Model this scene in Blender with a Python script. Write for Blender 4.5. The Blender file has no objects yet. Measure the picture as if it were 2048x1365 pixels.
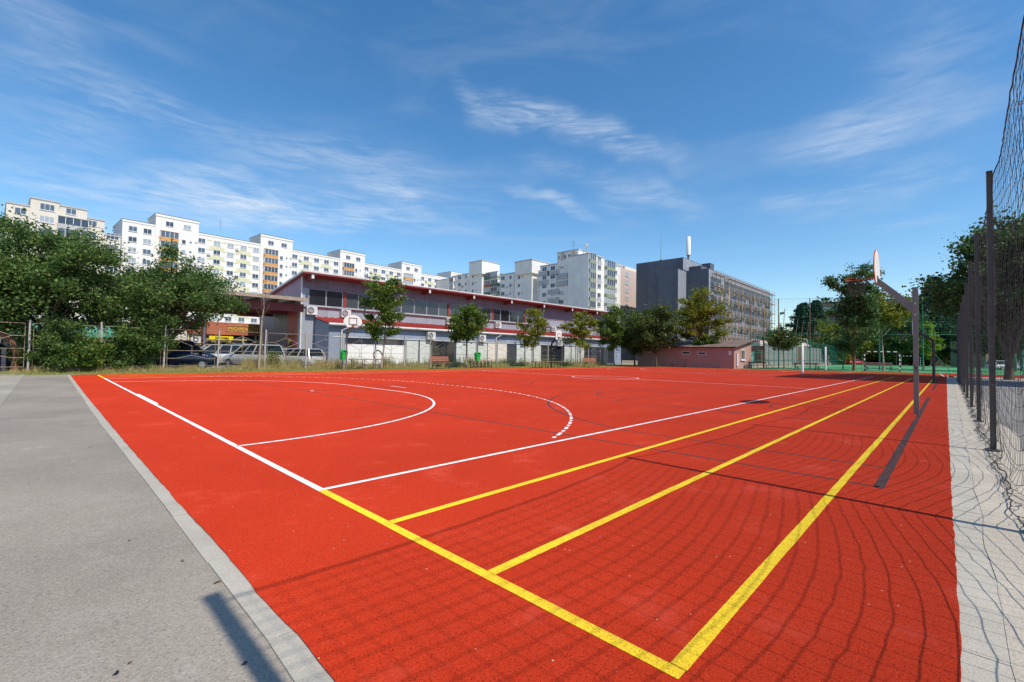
import bpy, math, random
import numpy as np
from mathutils import Vector, Matrix
sc = bpy.context.scene
PI = math.pi
rad = math.radians
random.seed(7)

# ------------------------------------------------------------------ camera
CX, CY, CH, FPX = -1.726, -3.961, 1.211, 905.1          # position, and focal length in photo pixels
YAW, PIT, ROL = 0.76809, 0.029075, 0.015651
IW, IH = 2048.0, 1365.0
def cam_axes():
    f = Vector((math.cos(YAW)*math.cos(PIT), math.sin(YAW)*math.cos(PIT), math.sin(PIT)))
    r = Vector((math.sin(YAW), -math.cos(YAW), 0)); u = r.cross(f)
    return (math.cos(ROL)*r + math.sin(ROL)*u, -math.sin(ROL)*r + math.cos(ROL)*u, f)
AR, AU, AF = cam_axes()
cd = bpy.data.cameras.new('camera'); cam = bpy.data.objects.new('camera', cd)
sc.collection.objects.link(cam)
cd.sensor_width = 36; cd.lens = FPX/IW*36; cd.clip_end = 4000; cd.clip_start = 0.05
m3 = Matrix((AR, AU, -AF)).transposed()
cam.matrix_world = Matrix.Translation((CX, CY, CH)) @ m3.to_4x4()
sc.camera = cam

def pray(px, py):
    return AR*((px-IW/2)/FPX) - AU*((py-IH/2)/FPX) + AF
def gnd(px, py):
    d = pray(px, py); t = -CH/d.z
    return Vector((CX+t*d.x, CY+t*d.y, 0))
def pv(px, v):                       # ground point on the line y = v under photo column px
    d = pray(px, 712); t = (v-CY)/d.y
    return Vector((CX+t*d.x, v, 0))
def pz(px, Z):                       # ground point at view depth Z
    d = pray(px, 712); h = Vector((math.cos(YAW), math.sin(YAW))); t = Z/(d.x*h.x+d.y*h.y)
    return Vector((CX+t*d.x, CY+t*d.y, 0))
def onp(px, py, P, az):              # (distance along, height) on an upright plane through P
    d = pray(px, py); a = rad(az); tx, ty = math.cos(a), math.sin(a)
    bx, by = P[0]-CX, P[1]-CY
    det = d.x*(-ty) + tx*d.y
    k = (bx*(-ty) + tx*by)/det
    s = (d.x*by - d.y*bx)/det
    return (-s if False else (k*d.x-bx)*tx + (k*d.y-by)*ty, CH + k*d.z)

# ------------------------------------------------------------------ light and sky
SUN_EL, SUN_AZ = 52.0, -90.0         # the sun stands over -y
sl = bpy.data.lights.new('sun', 'SUN'); so = bpy.data.objects.new('sun', sl); sc.collection.objects.link(so)
sl.energy = 4.75; sl.angle = rad(0.53); sl.color = (1.0, 0.915, 0.785)
sd = Vector((math.cos(rad(SUN_AZ))*math.cos(rad(SUN_EL)), math.sin(rad(SUN_AZ))*math.cos(rad(SUN_EL)), math.sin(rad(SUN_EL))))
so.rotation_euler = sd.to_track_quat('Z', 'Y').to_euler(); so.location = (0, -40, 60)
sc.view_settings.view_transform = 'Standard'; sc.view_settings.look = 'None'
sc.view_settings.exposure = 0.0; sc.view_settings.gamma = 1.0
try: sc.view_settings.use_curve_mapping = False
except Exception: pass

w = bpy.data.worlds.new('World'); sc.world = w; w.use_nodes = True
nt = w.node_tree; N = nt.nodes; L = nt.links
for n in list(N): N.remove(n)
def wn(t, **k):
    n = N.new(t)
    for a, b in k.items(): setattr(n, a, b)
    return n
def wmath(op, a, b=None, clamp=False):
    n = wn('ShaderNodeMath', operation=op); n.use_clamp = clamp
    for i, q in enumerate((a, b)):
        if q is None: continue
        if isinstance(q, (int, float)): n.inputs[i].default_value = q
        else: L.new(q, n.inputs[i])
    return n.outputs[0]
sky = wn('ShaderNodeTexSky', sky_type='NISHITA', sun_disc=False)
sky.sun_elevation = rad(SUN_EL); sky.sun_rotation = rad(180); sky.altitude = 80
sky.air_density = 1.0; sky.dust_density = 0.4; sky.ozone_density = 1.6
tc = wn('ShaderNodeTexCoord')
sep = wn('ShaderNodeSeparateXYZ'); L.new(tc.outputs['Generated'], sep.inputs[0])
azn = wmath('ARCTAN2', sep.outputs[1], sep.outputs[0])
eln = wmath('ARCSINE', sep.outputs[2])
ae = wn('ShaderNodeCombineXYZ'); L.new(azn, ae.inputs[0]); L.new(eln, ae.inputs[1])
def px_ae(px, py):
    d = pray(px, py).normalized()
    return math.atan2(d.y, d.x), math.asin(d.z)
# cirrus: soft bands laid over the sky by direction (photo estimate of where each wisp starts and ends)
bands = [((-60, 90), (380, 240), 30, .36), ((150, 185), (420, 250), 22, .5), ((-100, 300), (800, 425), 36, .70), ((250, 375), (820, 440), 26, .95),
         ((120, 340), (560, 400), 26, .6), ((380, 250), (900, 330), 40, .42), ((560, 270), (960, 420), 46, .34), ((-60, 230), (300, 270), 34, .30), ((300, 330), (560, 365), 16, .5), ((690, 340), (900, 430), 34, .62),
         ((930, 178), (1210, 285), 24, .72), ((1100, 270), (1330, 300), 24, .62), ((1050, 325), (1180, 365), 18, .30),
         ((1020, 380), (1220, 440), 11, .55), ((1180, 370), (1390, 425), 28, .32), ((1330, 270), (1360, 330), 30, .22), ((1580, 285), (1930, 215), 40, .40), ((1700, 200), (1850, 300), 40, .25),
         ((1640, 415), (1900, 330), 30, .30), ((1540, 415), (1660, 395), 18, .22), ((1880, 345), (1960, 335), 12, .26), ((-60, 420), (420, 470), 22, .28),
         ((640, 455), (1060, 440), 20, .22), ((1700, 470), (1930, 445), 10, .26), ((0, 20), (200, 90), 40, .25), ((1750,130),(2000,100),60,.2)]
wz = wn('ShaderNodeTexNoise'); wz.inputs['Scale'].default_value = 5.0; wz.inputs['Detail'].default_value = 3
L.new(ae.outputs[0], wz.inputs['Vector'])
wv = wn('ShaderNodeVectorMath', operation='MULTIPLY_ADD'); L.new(wz.outputs['Color'], wv.inputs[0])
wv.inputs[1].default_value = (0.22, 0.12, 0); wv.inputs[2].default_value = (-0.11, -0.06, 0)
wa = wn('ShaderNodeVectorMath', operation='ADD'); L.new(ae.outputs[0], wa.inputs[0]); L.new(wv.outputs[0], wa.inputs[1])
tot = None
for (a, b, wd, st) in bands:
    a0, e0 = px_ae(*a); a1, e1 = px_ae(*b)
    mp = wn('ShaderNodeMapping', vector_type='TEXTURE'); L.new(wa.outputs[0], mp.inputs['Vector'])
    mp.inputs['Location'].default_value = ((a0+a1)/2, (e0+e1)/2, 0)
    mp.inputs['Rotation'].default_value = (0, 0, math.atan2(e1-e0, a1-a0))
    ln = math.hypot(a1-a0, e1-e0)
    mp.inputs['Scale'].default_value = (ln*.70, wd/FPX*1.45, 1)
    le = wn('ShaderNodeVectorMath', operation='LENGTH'); L.new(mp.outputs[0], le.inputs[0])
    mr = wn('ShaderNodeMapRange', interpolation_type='SMOOTHERSTEP'); L.new(le.outputs['Value'], mr.inputs[0])
    mr.inputs[1].default_value = 0; mr.inputs[2].default_value = 1.25; mr.inputs[3].default_value = st; mr.inputs[4].default_value = 0
    tot = mr.outputs[0] if tot is None else wmath('MAXIMUM', wmath('MULTIPLY', tot, .999), wmath('ADD', mr.outputs[0], wmath('MULTIPLY', tot, .25)))
def wnoise(rot, scl, detail, rough, dist):
    mp = wn('ShaderNodeMapping', vector_type='POINT'); L.new(ae.outputs[0], mp.inputs['Vector'])
    mp.inputs['Rotation'].default_value = (0, 0, rot); mp.inputs['Scale'].default_value = scl
    n = wn('ShaderNodeTexNoise'); L.new(mp.outputs[0], n.inputs['Vector'])
    n.inputs['Scale'].default_value = 1; n.inputs['Detail'].default_value = detail; n.inputs['Roughness'].default_value = rough; n.inputs['Distortion'].default_value = dist
    return n.outputs[0]
n1 = wnoise(rad(-14), (6, 40, 1), 10, .66, 1.4); n2 = wnoise(rad(-20), (2.2, 9, 1), 5, .55, 1.2); n3 = wnoise(rad(-8), (16, 95, 1), 6, .6, .6)
nn = wmath('ADD', wmath('MULTIPLY', n1, .5), wmath('ADD', wmath('MULTIPLY', n2, .34), wmath('MULTIPLY', n3, .28)))
mr = wn('ShaderNodeMapRange', interpolation_type='SMOOTHSTEP'); L.new(nn, mr.inputs[0]); mr.inputs[1].default_value = .40; mr.inputs[2].default_value = .82
veil = wn('ShaderNodeMapRange', interpolation_type='SMOOTHSTEP'); L.new(n2, veil.inputs[0]); veil.inputs[1].default_value = .42; veil.inputs[2].default_value = .9; veil.inputs[4].default_value = .25
cl = wmath('ADD', wmath('MULTIPLY', tot, wmath('ADD', mr.outputs[0], .06)), wmath('MULTIPLY', veil.outputs[0], .55), True)
hs = wn('ShaderNodeHueSaturation'); hs.inputs['Saturation'].default_value = 1.30; hs.inputs['Value'].default_value = 1.24; hs.inputs['Hue'].default_value = .497
L.new(sky.outputs[0], hs.inputs['Color'])
mx = wn('ShaderNodeMix', data_type='RGBA'); L.new(cl, mx.inputs[0]); L.new(hs.outputs[0], mx.inputs[6]); mx.inputs[7].default_value = (5.6, 6.2, 6.9, 1)
bg = wn('ShaderNodeBackground'); bg.inputs[1].default_value = 0.14
L.new(mx.outputs[2], bg.inputs[0])
ow = wn('ShaderNodeOutputWorld'); L.new(bg.outputs[0], ow.inputs[0])

# ------------------------------------------------------------------ materials
def newmat(name):
    m = bpy.data.materials.new(name); m.use_nodes = True
    return m, m.node_tree.nodes, m.node_tree.links, m.node_tree.nodes['Principled BSDF']
def mat(name, col, rough=.7, var=.12, scale=3.0, bump=.0, bscale=40., metal=0., spec=None, col2=None, fine=.0, stretch=(1,1,1), dirt=0.0, dirtcol=(.1,.09,.08)):
    """base colour with large soft patches, fine grain and an optional bump: all procedural, in object space"""
    m, n, l, b = newmat(name)
    t = n.new('ShaderNodeTexCoord'); mp = n.new('ShaderNodeMapping'); mp.inputs['Scale'].default_value = stretch
    l.new(t.outputs['Object'], mp.inputs[0])
    nz = n.new('ShaderNodeTexNoise'); nz.inputs['Scale'].default_value = scale; nz.inputs['Detail'].default_value = 6; nz.inputs['Roughness'].default_value = .6
    l.new(mp.outputs[0], nz.inputs['Vector'])
    cr = n.new('ShaderNodeValToRGB'); c2 = col2 or tuple(min(1, c*(1+var)) for c in col); c1 = tuple(c*(1-var) for c in col)
    if col2: c1 = col
    cr.color_ramp.elements[0].position = .32; cr.color_ramp.elements[1].position = .68
    cr.color_ramp.elements[0].color = (*c1, 1); cr.color_ramp.elements[1].color = (*c2, 1)
    l.new(nz.outputs[0], cr.inputs[0]); out = cr.outputs[0]
    if dirt > 0:
        n2 = n.new('ShaderNodeTexNoise'); n2.inputs['Scale'].default_value = scale*.5; n2.inputs['Detail'].default_value = 8; n2.inputs['Roughness'].default_value = .7
        m2 = n.new('ShaderNodeMapping'); m2.inputs['Scale'].default_value = (1, 1, .25); m2.inputs['Location'].default_value = (3, 7, 1)
        l.new(t.outputs['Object'], m2.inputs[0]); l.new(m2.outputs[0], n2.inputs['Vector'])
        r2 = n.new('ShaderNodeMapRange'); r2.inputs[1].default_value = .5; r2.inputs[2].default_value = .78; r2.inputs[4].default_value = dirt
        l.new(n2.outputs[0], r2.inputs[0]); x = n.new('ShaderNodeMix'); x.data_type = 'RGBA'
        l.new(r2.outputs[0], x.inputs[0]); l.new(out, x.inputs[6]); x.inputs[7].default_value = (*dirtcol, 1); out = x.outputs[2]
    if fine > 0:
        n3 = n.new('ShaderNodeTexNoise'); n3.inputs['Scale'].default_value = bscale; n3.inputs['Detail'].default_value = 3
        l.new(t.outputs['Object'], n3.inputs['Vector'])
        r3 = n.new('ShaderNodeMapRange'); r3.inputs[1].default_value = .3; r3.inputs[2].default_value = .7; r3.inputs[3].default_value = 1-fine; r3.inputs[4].default_value = 1+fine
        l.new(n3.outputs[0], r3.inputs[0]); vm = n.new('ShaderNodeVectorMath'); vm.operation = 'SCALE'
        l.new(out, vm.inputs[0]); l.new(r3.outputs[0], vm.inputs['Scale']); out = vm.outputs[0]
    l.new(out, b.inputs['Base Color'])
    b.inputs['Roughness'].default_value = rough; b.inputs['Metallic'].default_value = metal
    if spec is not None: b.inputs['Specular IOR Level'].default_value = spec
    if bump > 0:
        nb = n.new('ShaderNodeTexNoise'); nb.inputs['Scale'].default_value = bscale; nb.inputs['Detail'].default_value = 4
        l.new(t.outputs['Object'], nb.inputs['Vector']); bp = n.new('ShaderNodeBump'); bp.inputs['Strength'].default_value = bump; bp.inputs['Distance'].default_value = .01
        l.new(nb.outputs[0], bp.inputs['Height']); l.new(bp.outputs[0], b.inputs['Normal'])
    return m
def glassmat(name, col=(.02, .025, .03), lite=(.25, .27, .28), rough=.06, share=.25):
    m, n, l, b = newmat(name)          # window glass: dark, glossy; behind some panes a pale curtain shows
    oi = n.new('ShaderNodeObjectInfo'); cr = n.new('ShaderNodeValToRGB'); cr.color_ramp.interpolation = 'CONSTANT'
    e = cr.color_ramp.elements; e[0].position = 0; e[0].color = (*col, 1); e[1].position = 1-share; e[1].color = (*lite, 1)
    x = e.new(.4*(1-share)); x.color = tuple(c*1.9 for c in col)+(1,)
    l.new(oi.outputs['Random'], cr.inputs[0]); l.new(cr.outputs[0], b.inputs['Base Color'])
    b.inputs['Roughness'].default_value = rough; b.inputs['Specular IOR Level'].default_value = .6
    return m
def leafmat(name, cols, trans=.35, rough=.5):
    m, n, l, b = newmat(name)
    at = n.new('ShaderNodeAttribute'); at.attribute_name = 'tint'; cr = n.new('ShaderNodeValToRGB')
    e = cr.color_ramp.elements
    e[0].color = (*cols[0], 1); e[-1].color = (*cols[-1], 1)
    for i, c in enumerate(cols[1:-1]): x = e.new((i+1)/(len(cols)-1)); x.color = (*c, 1)
    l.new(at.outputs['Fac'], cr.inputs[0]); l.new(cr.outputs[0], b.inputs['Base Color'])
    b.inputs['Roughness'].default_value = rough; b.inputs['Specular IOR Level'].default_value = .22
    tr = n.new('ShaderNodeBsdfTranslucent'); l.new(cr.outputs[0], tr.inputs[0])
    ms = n.new('ShaderNodeMixShader'); ms.inputs[0].default_value = trans
    l.new(b.outputs[0], ms.inputs[1]); l.new(tr.outputs[0], ms.inputs[2]); l.new(ms.outputs[0], n['Material Output'].inputs[0])
    return m
def rubbermat(name, col, speck, bump=.9, scuff=True, cov=0.0, under=(.4, .045, .018)):
    """poured rubber granulate: grains of slightly different tone, pin-sized dark pores, faint pale scuffs"""
    m, n, l, b = newmat(name)
    t = n.new('ShaderNodeTexCoord')
    def noise(s, d=3, r=.6):
        q = n.new('ShaderNodeTexNoise'); q.inputs['Scale'].default_value = s; q.inputs['Detail'].default_value = d; q.inputs['Roughness'].default_value = r
        l.new(t.outputs['Object'], q.inputs['Vector']); return q.outputs[0]
    def rng(x, a, b_, c, d):
        q = n.new('ShaderNodeMapRange'); q.inputs[1].default_value = a; q.inputs[2].default_value = b_; q.inputs[3].default_value = c; q.inputs[4].default_value = d
        l.new(x, q.inputs[0]); return q.outputs[0]
    def mixc(f, a, b_):
        q = n.new('ShaderNodeMix'); q.data_type = 'RGBA'; l.new(f, q.inputs[0])
        for i, c in ((6, a), (7, b_)):
            if isinstance(c, tuple): q.inputs[i].default_value = (*c, 1)
            else: l.new(c, q.inputs[i])
        return q.outputs[2]
    vor = n.new('ShaderNodeTexVoronoi'); vor.inputs['Scale'].default_value = 170; l.new(t.outputs['Object'], vor.inputs['Vector'])
    base = mixc(rng(noise(.35, 6, .65), .35, .65, 0, 1), tuple(c*.86 for c in col), tuple(c*1.10 for c in col))
    sepc = n.new('ShaderNodeSeparateColor'); l.new(vor.outputs['Color'], sepc.inputs[0])
    base = mixc(rng(sepc.outputs[0], 0, 1, 0, .6), base, tuple(c*.62 for c in col))
    base = mixc(rng(sepc.outputs[1], .6, 1, 0, .4), base, tuple(min(1, c*1.3+.01) for c in col))
    base = mixc(rng(noise(105, 3, .7), .56, .66, 0, .9), base, speck)
    if scuff:
        a = noise(1.3, 8, .75); base = mixc(rng(a, .55, .72, 0, .50), base, tuple(min(1, c*1.15+.05) for c in col))
        a = noise(2.2, 9, .86); base = mixc(rng(a, .63, .74, 0, .55), base, (.58, .26, .20))
        v2 = n.new('ShaderNodeTexVoronoi'); v2.inputs['Scale'].default_value = 9; l.new(t.outputs['Object'], v2.inputs['Vector'])
        base = mixc(rng(v2.outputs['Distance'], .028, .045, .9, 0), base, (.60, .50, .44))
    if cov > 0:
        base = mixc(rng(noise(110, 3, .7), .585, .65, 0, cov), base, under)
        base = mixc(rng(noise(3, 4), .45, .8, 0, .22), base, under)
    l.new(base, b.inputs['Base Color']); b.inputs['Roughness'].default_value = .9; b.inputs['Specular IOR Level'].default_value = .10
    if 'Diffuse Roughness' in b.inputs: b.inputs['Diffuse Roughness'].default_value = 1.0
    bp = n.new('ShaderNodeBump'); bp.inputs['Strength'].default_value = bump; bp.inputs['Distance'].default_value = .009
    l.new(noise(120, 4, .75), bp.inputs['Height']); l.new(bp.outputs[0], b.inputs['Normal'])
    return m

M = {}
M['red'] = rubbermat('red_rubber', (.50, .037, .0105), (.09, .005, .003))
M['yellow'] = rubbermat('yellow_paint', (.86, .62, .035), (.45, .22, .02), .8, False, .6)
M['white_line'] = rubbermat('white_line_paint', (.82, .80, .80), (.45, .25, .2), .6, False, .35)
M['grey_line'] = rubbermat('grey_line_paint', (.07, .05, .052), (.06, .03, .03), .7, False, .4)
def asphaltmat(name, col):
    m, n, l, b = newmat(name); t = n.new('ShaderNodeTexCoord')
    def noise(s, d=4, r=.6):
        q = n.new('ShaderNodeTexNoise'); q.inputs['Scale'].default_value = s; q.inputs['Detail'].default_value = d; q.inputs['Roughness'].default_value = r
        l.new(t.outputs['Object'], q.inputs['Vector']); return q.outputs[0]
    v = n.new('ShaderNodeTexVoronoi'); v.inputs['Scale'].default_value = 140; l.new(t.outputs['Object'], v.inputs['Vector'])
    sp = n.new('ShaderNodeSeparateColor'); l.new(v.outputs['Color'], sp.inputs[0])
    def mixc(f, lo, hi, fmax, a, b_):
        r = n.new('ShaderNodeMapRange'); r.inputs[1].default_value = lo; r.inputs[2].default_value = hi; r.inputs[4].default_value = fmax; l.new(f, r.inputs[0])
        q = n.new('ShaderNodeMix'); q.data_type = 'RGBA'; l.new(r.outputs[0], q.inputs[0])
        for i, c in ((6, a), (7, b_)):
            if isinstance(c, tuple): q.inputs[i].default_value = (*c, 1)
            else: l.new(c, q.inputs[i])
        return q.outputs[2]
    c = mixc(noise(.28, 5), .38, .62, 1, tuple(x*.76 for x in col), tuple(x*1.12 for x in col))
    c = mixc(noise(1.6, 8, .75), .5, .75, .5, c, (.40, .37, .32))
    c = mixc(sp.outputs[0], .5, 1, .52, c, (.42, .38, .32))
    c = mixc(sp.outputs[1], .65, 1, .50, c, (.12, .11, .10))
    c = mixc(noise(5, 8, .85), .62, .72, .42, c, (.12, .11, .10))
    c = mixc(noise(.9, 10, .88), .585, .64, .36, c, (.52, .50, .46))
    l.new(c, b.inputs['Base Color']); b.inputs['Roughness'].default_value = .9; b.inputs['Specular IOR Level'].default_value = .25
    bp = n.new('ShaderNodeBump'); bp.inputs['Strength'].default_value = .45; bp.inputs['Distance'].default_value = .004
    l.new(v.outputs['Distance'], bp.inputs['Height']); l.new(bp.outputs[0], b.inputs['Normal'])
    return m
M['asphalt'] = asphaltmat('worn_asphalt', (.295, .255, .207))
M['asphalt_dark'] = asphaltmat('darker_asphalt', (.20, .19, .19))
M['concrete'] = mat('pale_concrete', (.44, .385, .31), .85, .12, 1.6, .5, 90, fine=.14, dirt=.35, dirtcol=(.26, .23, .19))
M['kerb'] = mat('kerb_concrete', (.42, .38, .315), .85, .10, 2.5, .4, 120, fine=.12, dirt=.4, dirtcol=(.30, .27, .22))
M['concrete_path'] = asphaltmat('beige_worn_asphalt', (.37, .33, .27))
M['soil'] = mat('dry_soil', (.21, .17, .11), .95, .25, .6, .6, 20, fine=.2)
M['grass_base'] = mat('dry_grass_ground', (.14, .15, .05), .95, .3, .8, .6, 14, col2=(.25, .22, .10), fine=.25)
M['turf'] = mat('green_turf', (.05, .25, .085), .85, .12, .5, .3, 60, fine=.15)
M['steel'] = mat('galvanised_steel', (.20, .18, .165), .55, .14, 6, .1, 60, metal=.35, fine=.08, dirt=.3, dirtcol=(.16, .12, .11))
M['steel_dark'] = mat('weathered_steel', (.135, .115, .105), .6, .15, 5, .1, 60, metal=.2, fine=.1, dirt=.4, dirtcol=(.12, .085, .08))
M['cord'] = mat('black_net_cord', (.028, .022, .026), .8, .1, 20)
M['rust'] = mat('rusty_bar', (.28, .17, .11), .85, .25, 8, .2, 60, col2=(.42, .36, .30))
M['post_paint'] = mat('greying_white_paint', (.36, .345, .33), .7, .12, 5, dirt=.5, dirtcol=(.30, .22, .16))
M['white'] = mat('white_paint', (.78, .77, .75), .5, .05, 3)
M['white_shaded'] = mat('white_paint_shaded', (.66, .62, .66), .5, .05, 3)  # white post paint with a mauve shade tint put into its colour
M['black'] = mat('black_paint', (.018, .018, .02), .45, .1, 5)
M['board'] = mat('white_backboard', (.74, .72, .68), .5, .05, 3, dirt=.15)
M['orange'] = mat('orange_rim_paint', (.52, .10, .03), .5, .15, 6)
M['wood'] = mat('red_brown_timber', (.28, .11, .065), .65, .22, 7, .15, 30, stretch=(1, 8, 8))
M['wood_dark'] = mat('dark_timber', (.09, .05, .045), .7, .2, 7, .15, 30, stretch=(1, 8, 8))
M['bark'] = mat('brown_bark', (.13, .09, .065), .95, .3, 5, .9, 18, stretch=(1, 1, .3))
M['bark_red'] = mat('reddish_bark', (.20, .10, .06), .95, .3, 5, .9, 18, stretch=(1, 1, .3))
M['bark_pale'] = mat('pale_bark', (.33, .26, .20), .9, .2, 6, .5, 20)
M['green_bin'] = mat('green_plastic', (.015, .42, .06), .4, .06, 4)
M['green_steel'] = mat('green_steel_paint', (.015, .17, .12), .5, .1, 4)
M['rust_green'] = mat('rusting_steel', (.17, .10, .06), .7, .25, 4)
M['wall_white'] = mat('white_render', (.74, .73, .71), .9, .05, .25, .1, 30, dirt=.22, dirtcol=(.50, .49, .46))
M['wall_old'] = mat('stained_white_render', (.75, .74, .71), .9, .07, .3, .1, 30, dirt=.4, dirtcol=(.42, .42, .40))
M['wall_beige'] = mat('beige_render', (.64, .60, .53), .9, .06, .25, .1, 30, dirt=.3, dirtcol=(.42, .39, .34))
M['wall_grey'] = mat('grey_render_patch', (.42, .43, .45), .9, .10, .6, dirt=.4, dirtcol=(.33, .33, .35))
M['wall_pink'] = mat('pink_beige_render', (.55, .43, .38), .9, .06, .3, dirt=.2, dirtcol=(.4, .32, .28))
M['pale_green'] = mat('pale_green_render', (.60, .60, .40), .9, .06, .5, dirt=.3, dirtcol=(.68, .68, .58))
M['orange_panel'] = mat('orange_balcony_panel', (.58, .30, .10), .7, .12, 1)
M['green_panel'] = mat('grey_green_balcony', (.26, .30, .23), .7, .2, 2, stretch=(6, 6, 1))
M['dkgreen_panel'] = mat('dark_green_balcony', (.07, .15, .10), .7, .2, 2)
M['redbrown_panel'] = mat('red_brown_balcony', (.36, .09, .05), .7, .15, 2)
M['roof_dark'] = mat('bitumen_roof_edge', (.16, .14, .13), .8, .15, 1)
M['frame'] = mat('white_window_frame', (.72, .72, .72), .45, .03, 2)
M['glass'] = glassmat('window_glass', (.045, .062, .09), (.34, .38, .42), .08, .30)
M['glass_dark'] = glassmat('dark_window_glass', (.018, .02, .024), (.06, .07, .08), .05, .3)
M['curtain'] = mat('pale_curtain', (.52, .55, .52), .9, .14, 4, stretch=(6, 6, .3))
def panelmat(name, col, pitch=1.0, gap=.02, axis=0, jointcol=.55, rough=.55):
    m, n, l, b = newmat(name); t = n.new('ShaderNodeTexCoord'); s = n.new('ShaderNodeSeparateXYZ'); l.new(t.outputs['Object'], s.inputs[0])
    d = n.new('ShaderNodeMath'); d.operation = 'DIVIDE'; l.new(s.outputs[axis], d.inputs[0]); d.inputs[1].default_value = pitch
    f = n.new('ShaderNodeMath'); f.operation = 'FRACT'; l.new(d.outputs[0], f.inputs[0])
    c = n.new('ShaderNodeMath'); c.operation = 'LESS_THAN'; l.new(f.outputs[0], c.inputs[0]); c.inputs[1].default_value = gap/pitch
    fl = n.new('ShaderNodeMath'); fl.operation = 'FLOOR'; l.new(d.outputs[0], fl.inputs[0])
    wnz = n.new('ShaderNodeTexWhiteNoise'); wnz.noise_dimensions = '1D'; l.new(fl.outputs[0], wnz.inputs['W'])
    mr = n.new('ShaderNodeMapRange'); mr.inputs[3].default_value = .90; mr.inputs[4].default_value = 1.10; l.new(wnz.outputs[0], mr.inputs[0])
    nz = n.new('ShaderNodeTexNoise'); nz.inputs['Scale'].default_value = .8; nz.inputs['Detail'].default_value = 6; l.new(t.outputs['Object'], nz.inputs[0])
    m2 = n.new('ShaderNodeMapRange'); m2.inputs[1].default_value = .3; m2.inputs[2].default_value = .7; m2.inputs[3].default_value = .9; m2.inputs[4].default_value = 1.08; l.new(nz.outputs[0], m2.inputs[0])
    mu = n.new('ShaderNodeMath'); mu.operation = 'MULTIPLY'; l.new(mr.outputs[0], mu.inputs[0]); l.new(m2.outputs[0], mu.inputs[1])
    v = n.new('ShaderNodeVectorMath'); v.operation = 'SCALE'; v.inputs[0].default_value = col; l.new(mu.outputs[0], v.inputs['Scale'])
    x = n.new('ShaderNodeMix'); x.data_type = 'RGBA'; l.new(c.outputs[0], x.inputs[0]); l.new(v.outputs[0], x.inputs[6]); x.inputs[7].default_value = tuple(q*jointcol for q in col)+(1,)
    l.new(x.outputs[2], b.inputs['Base Color']); b.inputs['Roughness'].default_value = rough
    return m
M['panel_lite'] = panelmat('light_grey_cladding', (.30, .32, .37), 1.15, .03)
M['panel_blue'] = panelmat('blue_grey_cladding', (.26, .31, .40), 1.15, .03)
M['panel_purple'] = panelmat('mauve_cladding', (.20, .14, .18), 1.15, .03)
M['panel_purple_y'] = panelmat('mauve_cladding_end', (.26, .15, .20), 1.15, .03, 1)
M['panel_dark_y'] = panelmat('dark_grey_cladding_end', (.16, .16, .17), 1.15, .03, 1)
M['panel_red_y'] = panelmat('red_cladding_end', (.42, .05, .03), 1.15, .03, 1)
M['panel_blue_y'] = panelmat('blue_grey_cladding_end', (.27, .33, .44), 1.15, .03, 1)
M['red_tile'] = mat('red_roof_sheet', (.36, .035, .025), .6, .12, 3, .4, 12)
M['red_steel'] = mat('dark_red_steel', (.20, .03, .03), .6, .15, 2)
M['red_beam'] = mat('red_timber_beam', (.22, .035, .025), .6, .12, 2)
M['gutter'] = mat('white_gutter', (.62, .62, .62), .5, .1, 2, dirt=.4)
M['pink'] = mat('pink_render', (.42, .25, .21), .9, .10, .5, .15, 20, dirt=.3, dirtcol=(.27, .13, .11))
M['tile_brown'] = mat('weathered_fibre_cement_roof', (.17, .12, .10), .9, .28, 1.2, .6, 9, dirt=.4, dirtcol=(.09, .07, .06), stretch=(1, 1, 1))
M['clad_shaded'] = panelmat('grey_cladding_shaded', (.088, .098, .13), 4.2, .10, 1, 1.35)  # office faces turned from the sun: shade put into the cladding colour
M['clad_sunlit'] = panelmat('grey_cladding_sunlit', (.28, .30, .35), 3.0, .08, 0, .8)  # sun-facing office walls: sunlight put into a lighter copy of the cladding
M['wool'] = mat('yellow_insulation', (.55, .45, .24), .9, .15, 1)
M['olive'] = mat('olive_beige_render', (.34, .28, .17), .9, .08, .2)
M['shop_brown'] = mat('terracotta_fascia', (.40, .12, .06), .7, .06, 1)
M['gold'] = mat('gold_letters', (.60, .42, .07), .45, .1, 6)
M['sign_yellow'] = mat('yellow_sign_sheet', (.85, .68, .02), .45, .05, 2)
M['awning'] = mat('green_awning', (.06, .23, .15), .7, .10, 1)
M['plate'] = mat('number_plate_white', (.78, .78, .78), .4, .02, 3)
M['tyre'] = mat('tyre_rubber', (.02, .02, .021), .8, .1, 10)
M['rim'] = mat('alloy_rim', (.45, .45, .47), .35, .05, 10, metal=.7)
M['taillight'] = mat('tail_light_red', (.45, .015, .015), .25, .1, 5)
M['headlight'] = mat('headlight_lens', (.6, .62, .65), .15, .05, 5)
M['car_glass'] = mat('car_glass', (.012, .018, .02), .05, .1, 5, spec=.4)
M['skin'] = mat('skin', (.50, .30, .22), .6, .05, 8)
M['cloth_red'] = mat('red_cloth', (.55, .04, .05), .85, .1, 8)
M['cloth_dark'] = mat('dark_cloth', (.05, .05, .07), .85, .1, 8)
M['cloth_pale'] = mat('pale_cloth', (.60, .50, .46), .85, .1, 8)
M['corrugated'] = mat('grey_corrugated_sheet', (.27, .27, .27), .6, .2, 3, .0, stretch=(6, 6, .2))
M['roll_brown'] = mat('brown_door', (.20, .09, .05), .7, .15, 3)
M['mint'] = mat('mint_cloth_screen', (.20, .50, .42), .7, .1, 2)
M['orange_plastic'] = mat('orange_plastic', (.75, .12, .02), .5, .1, 3)
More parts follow.
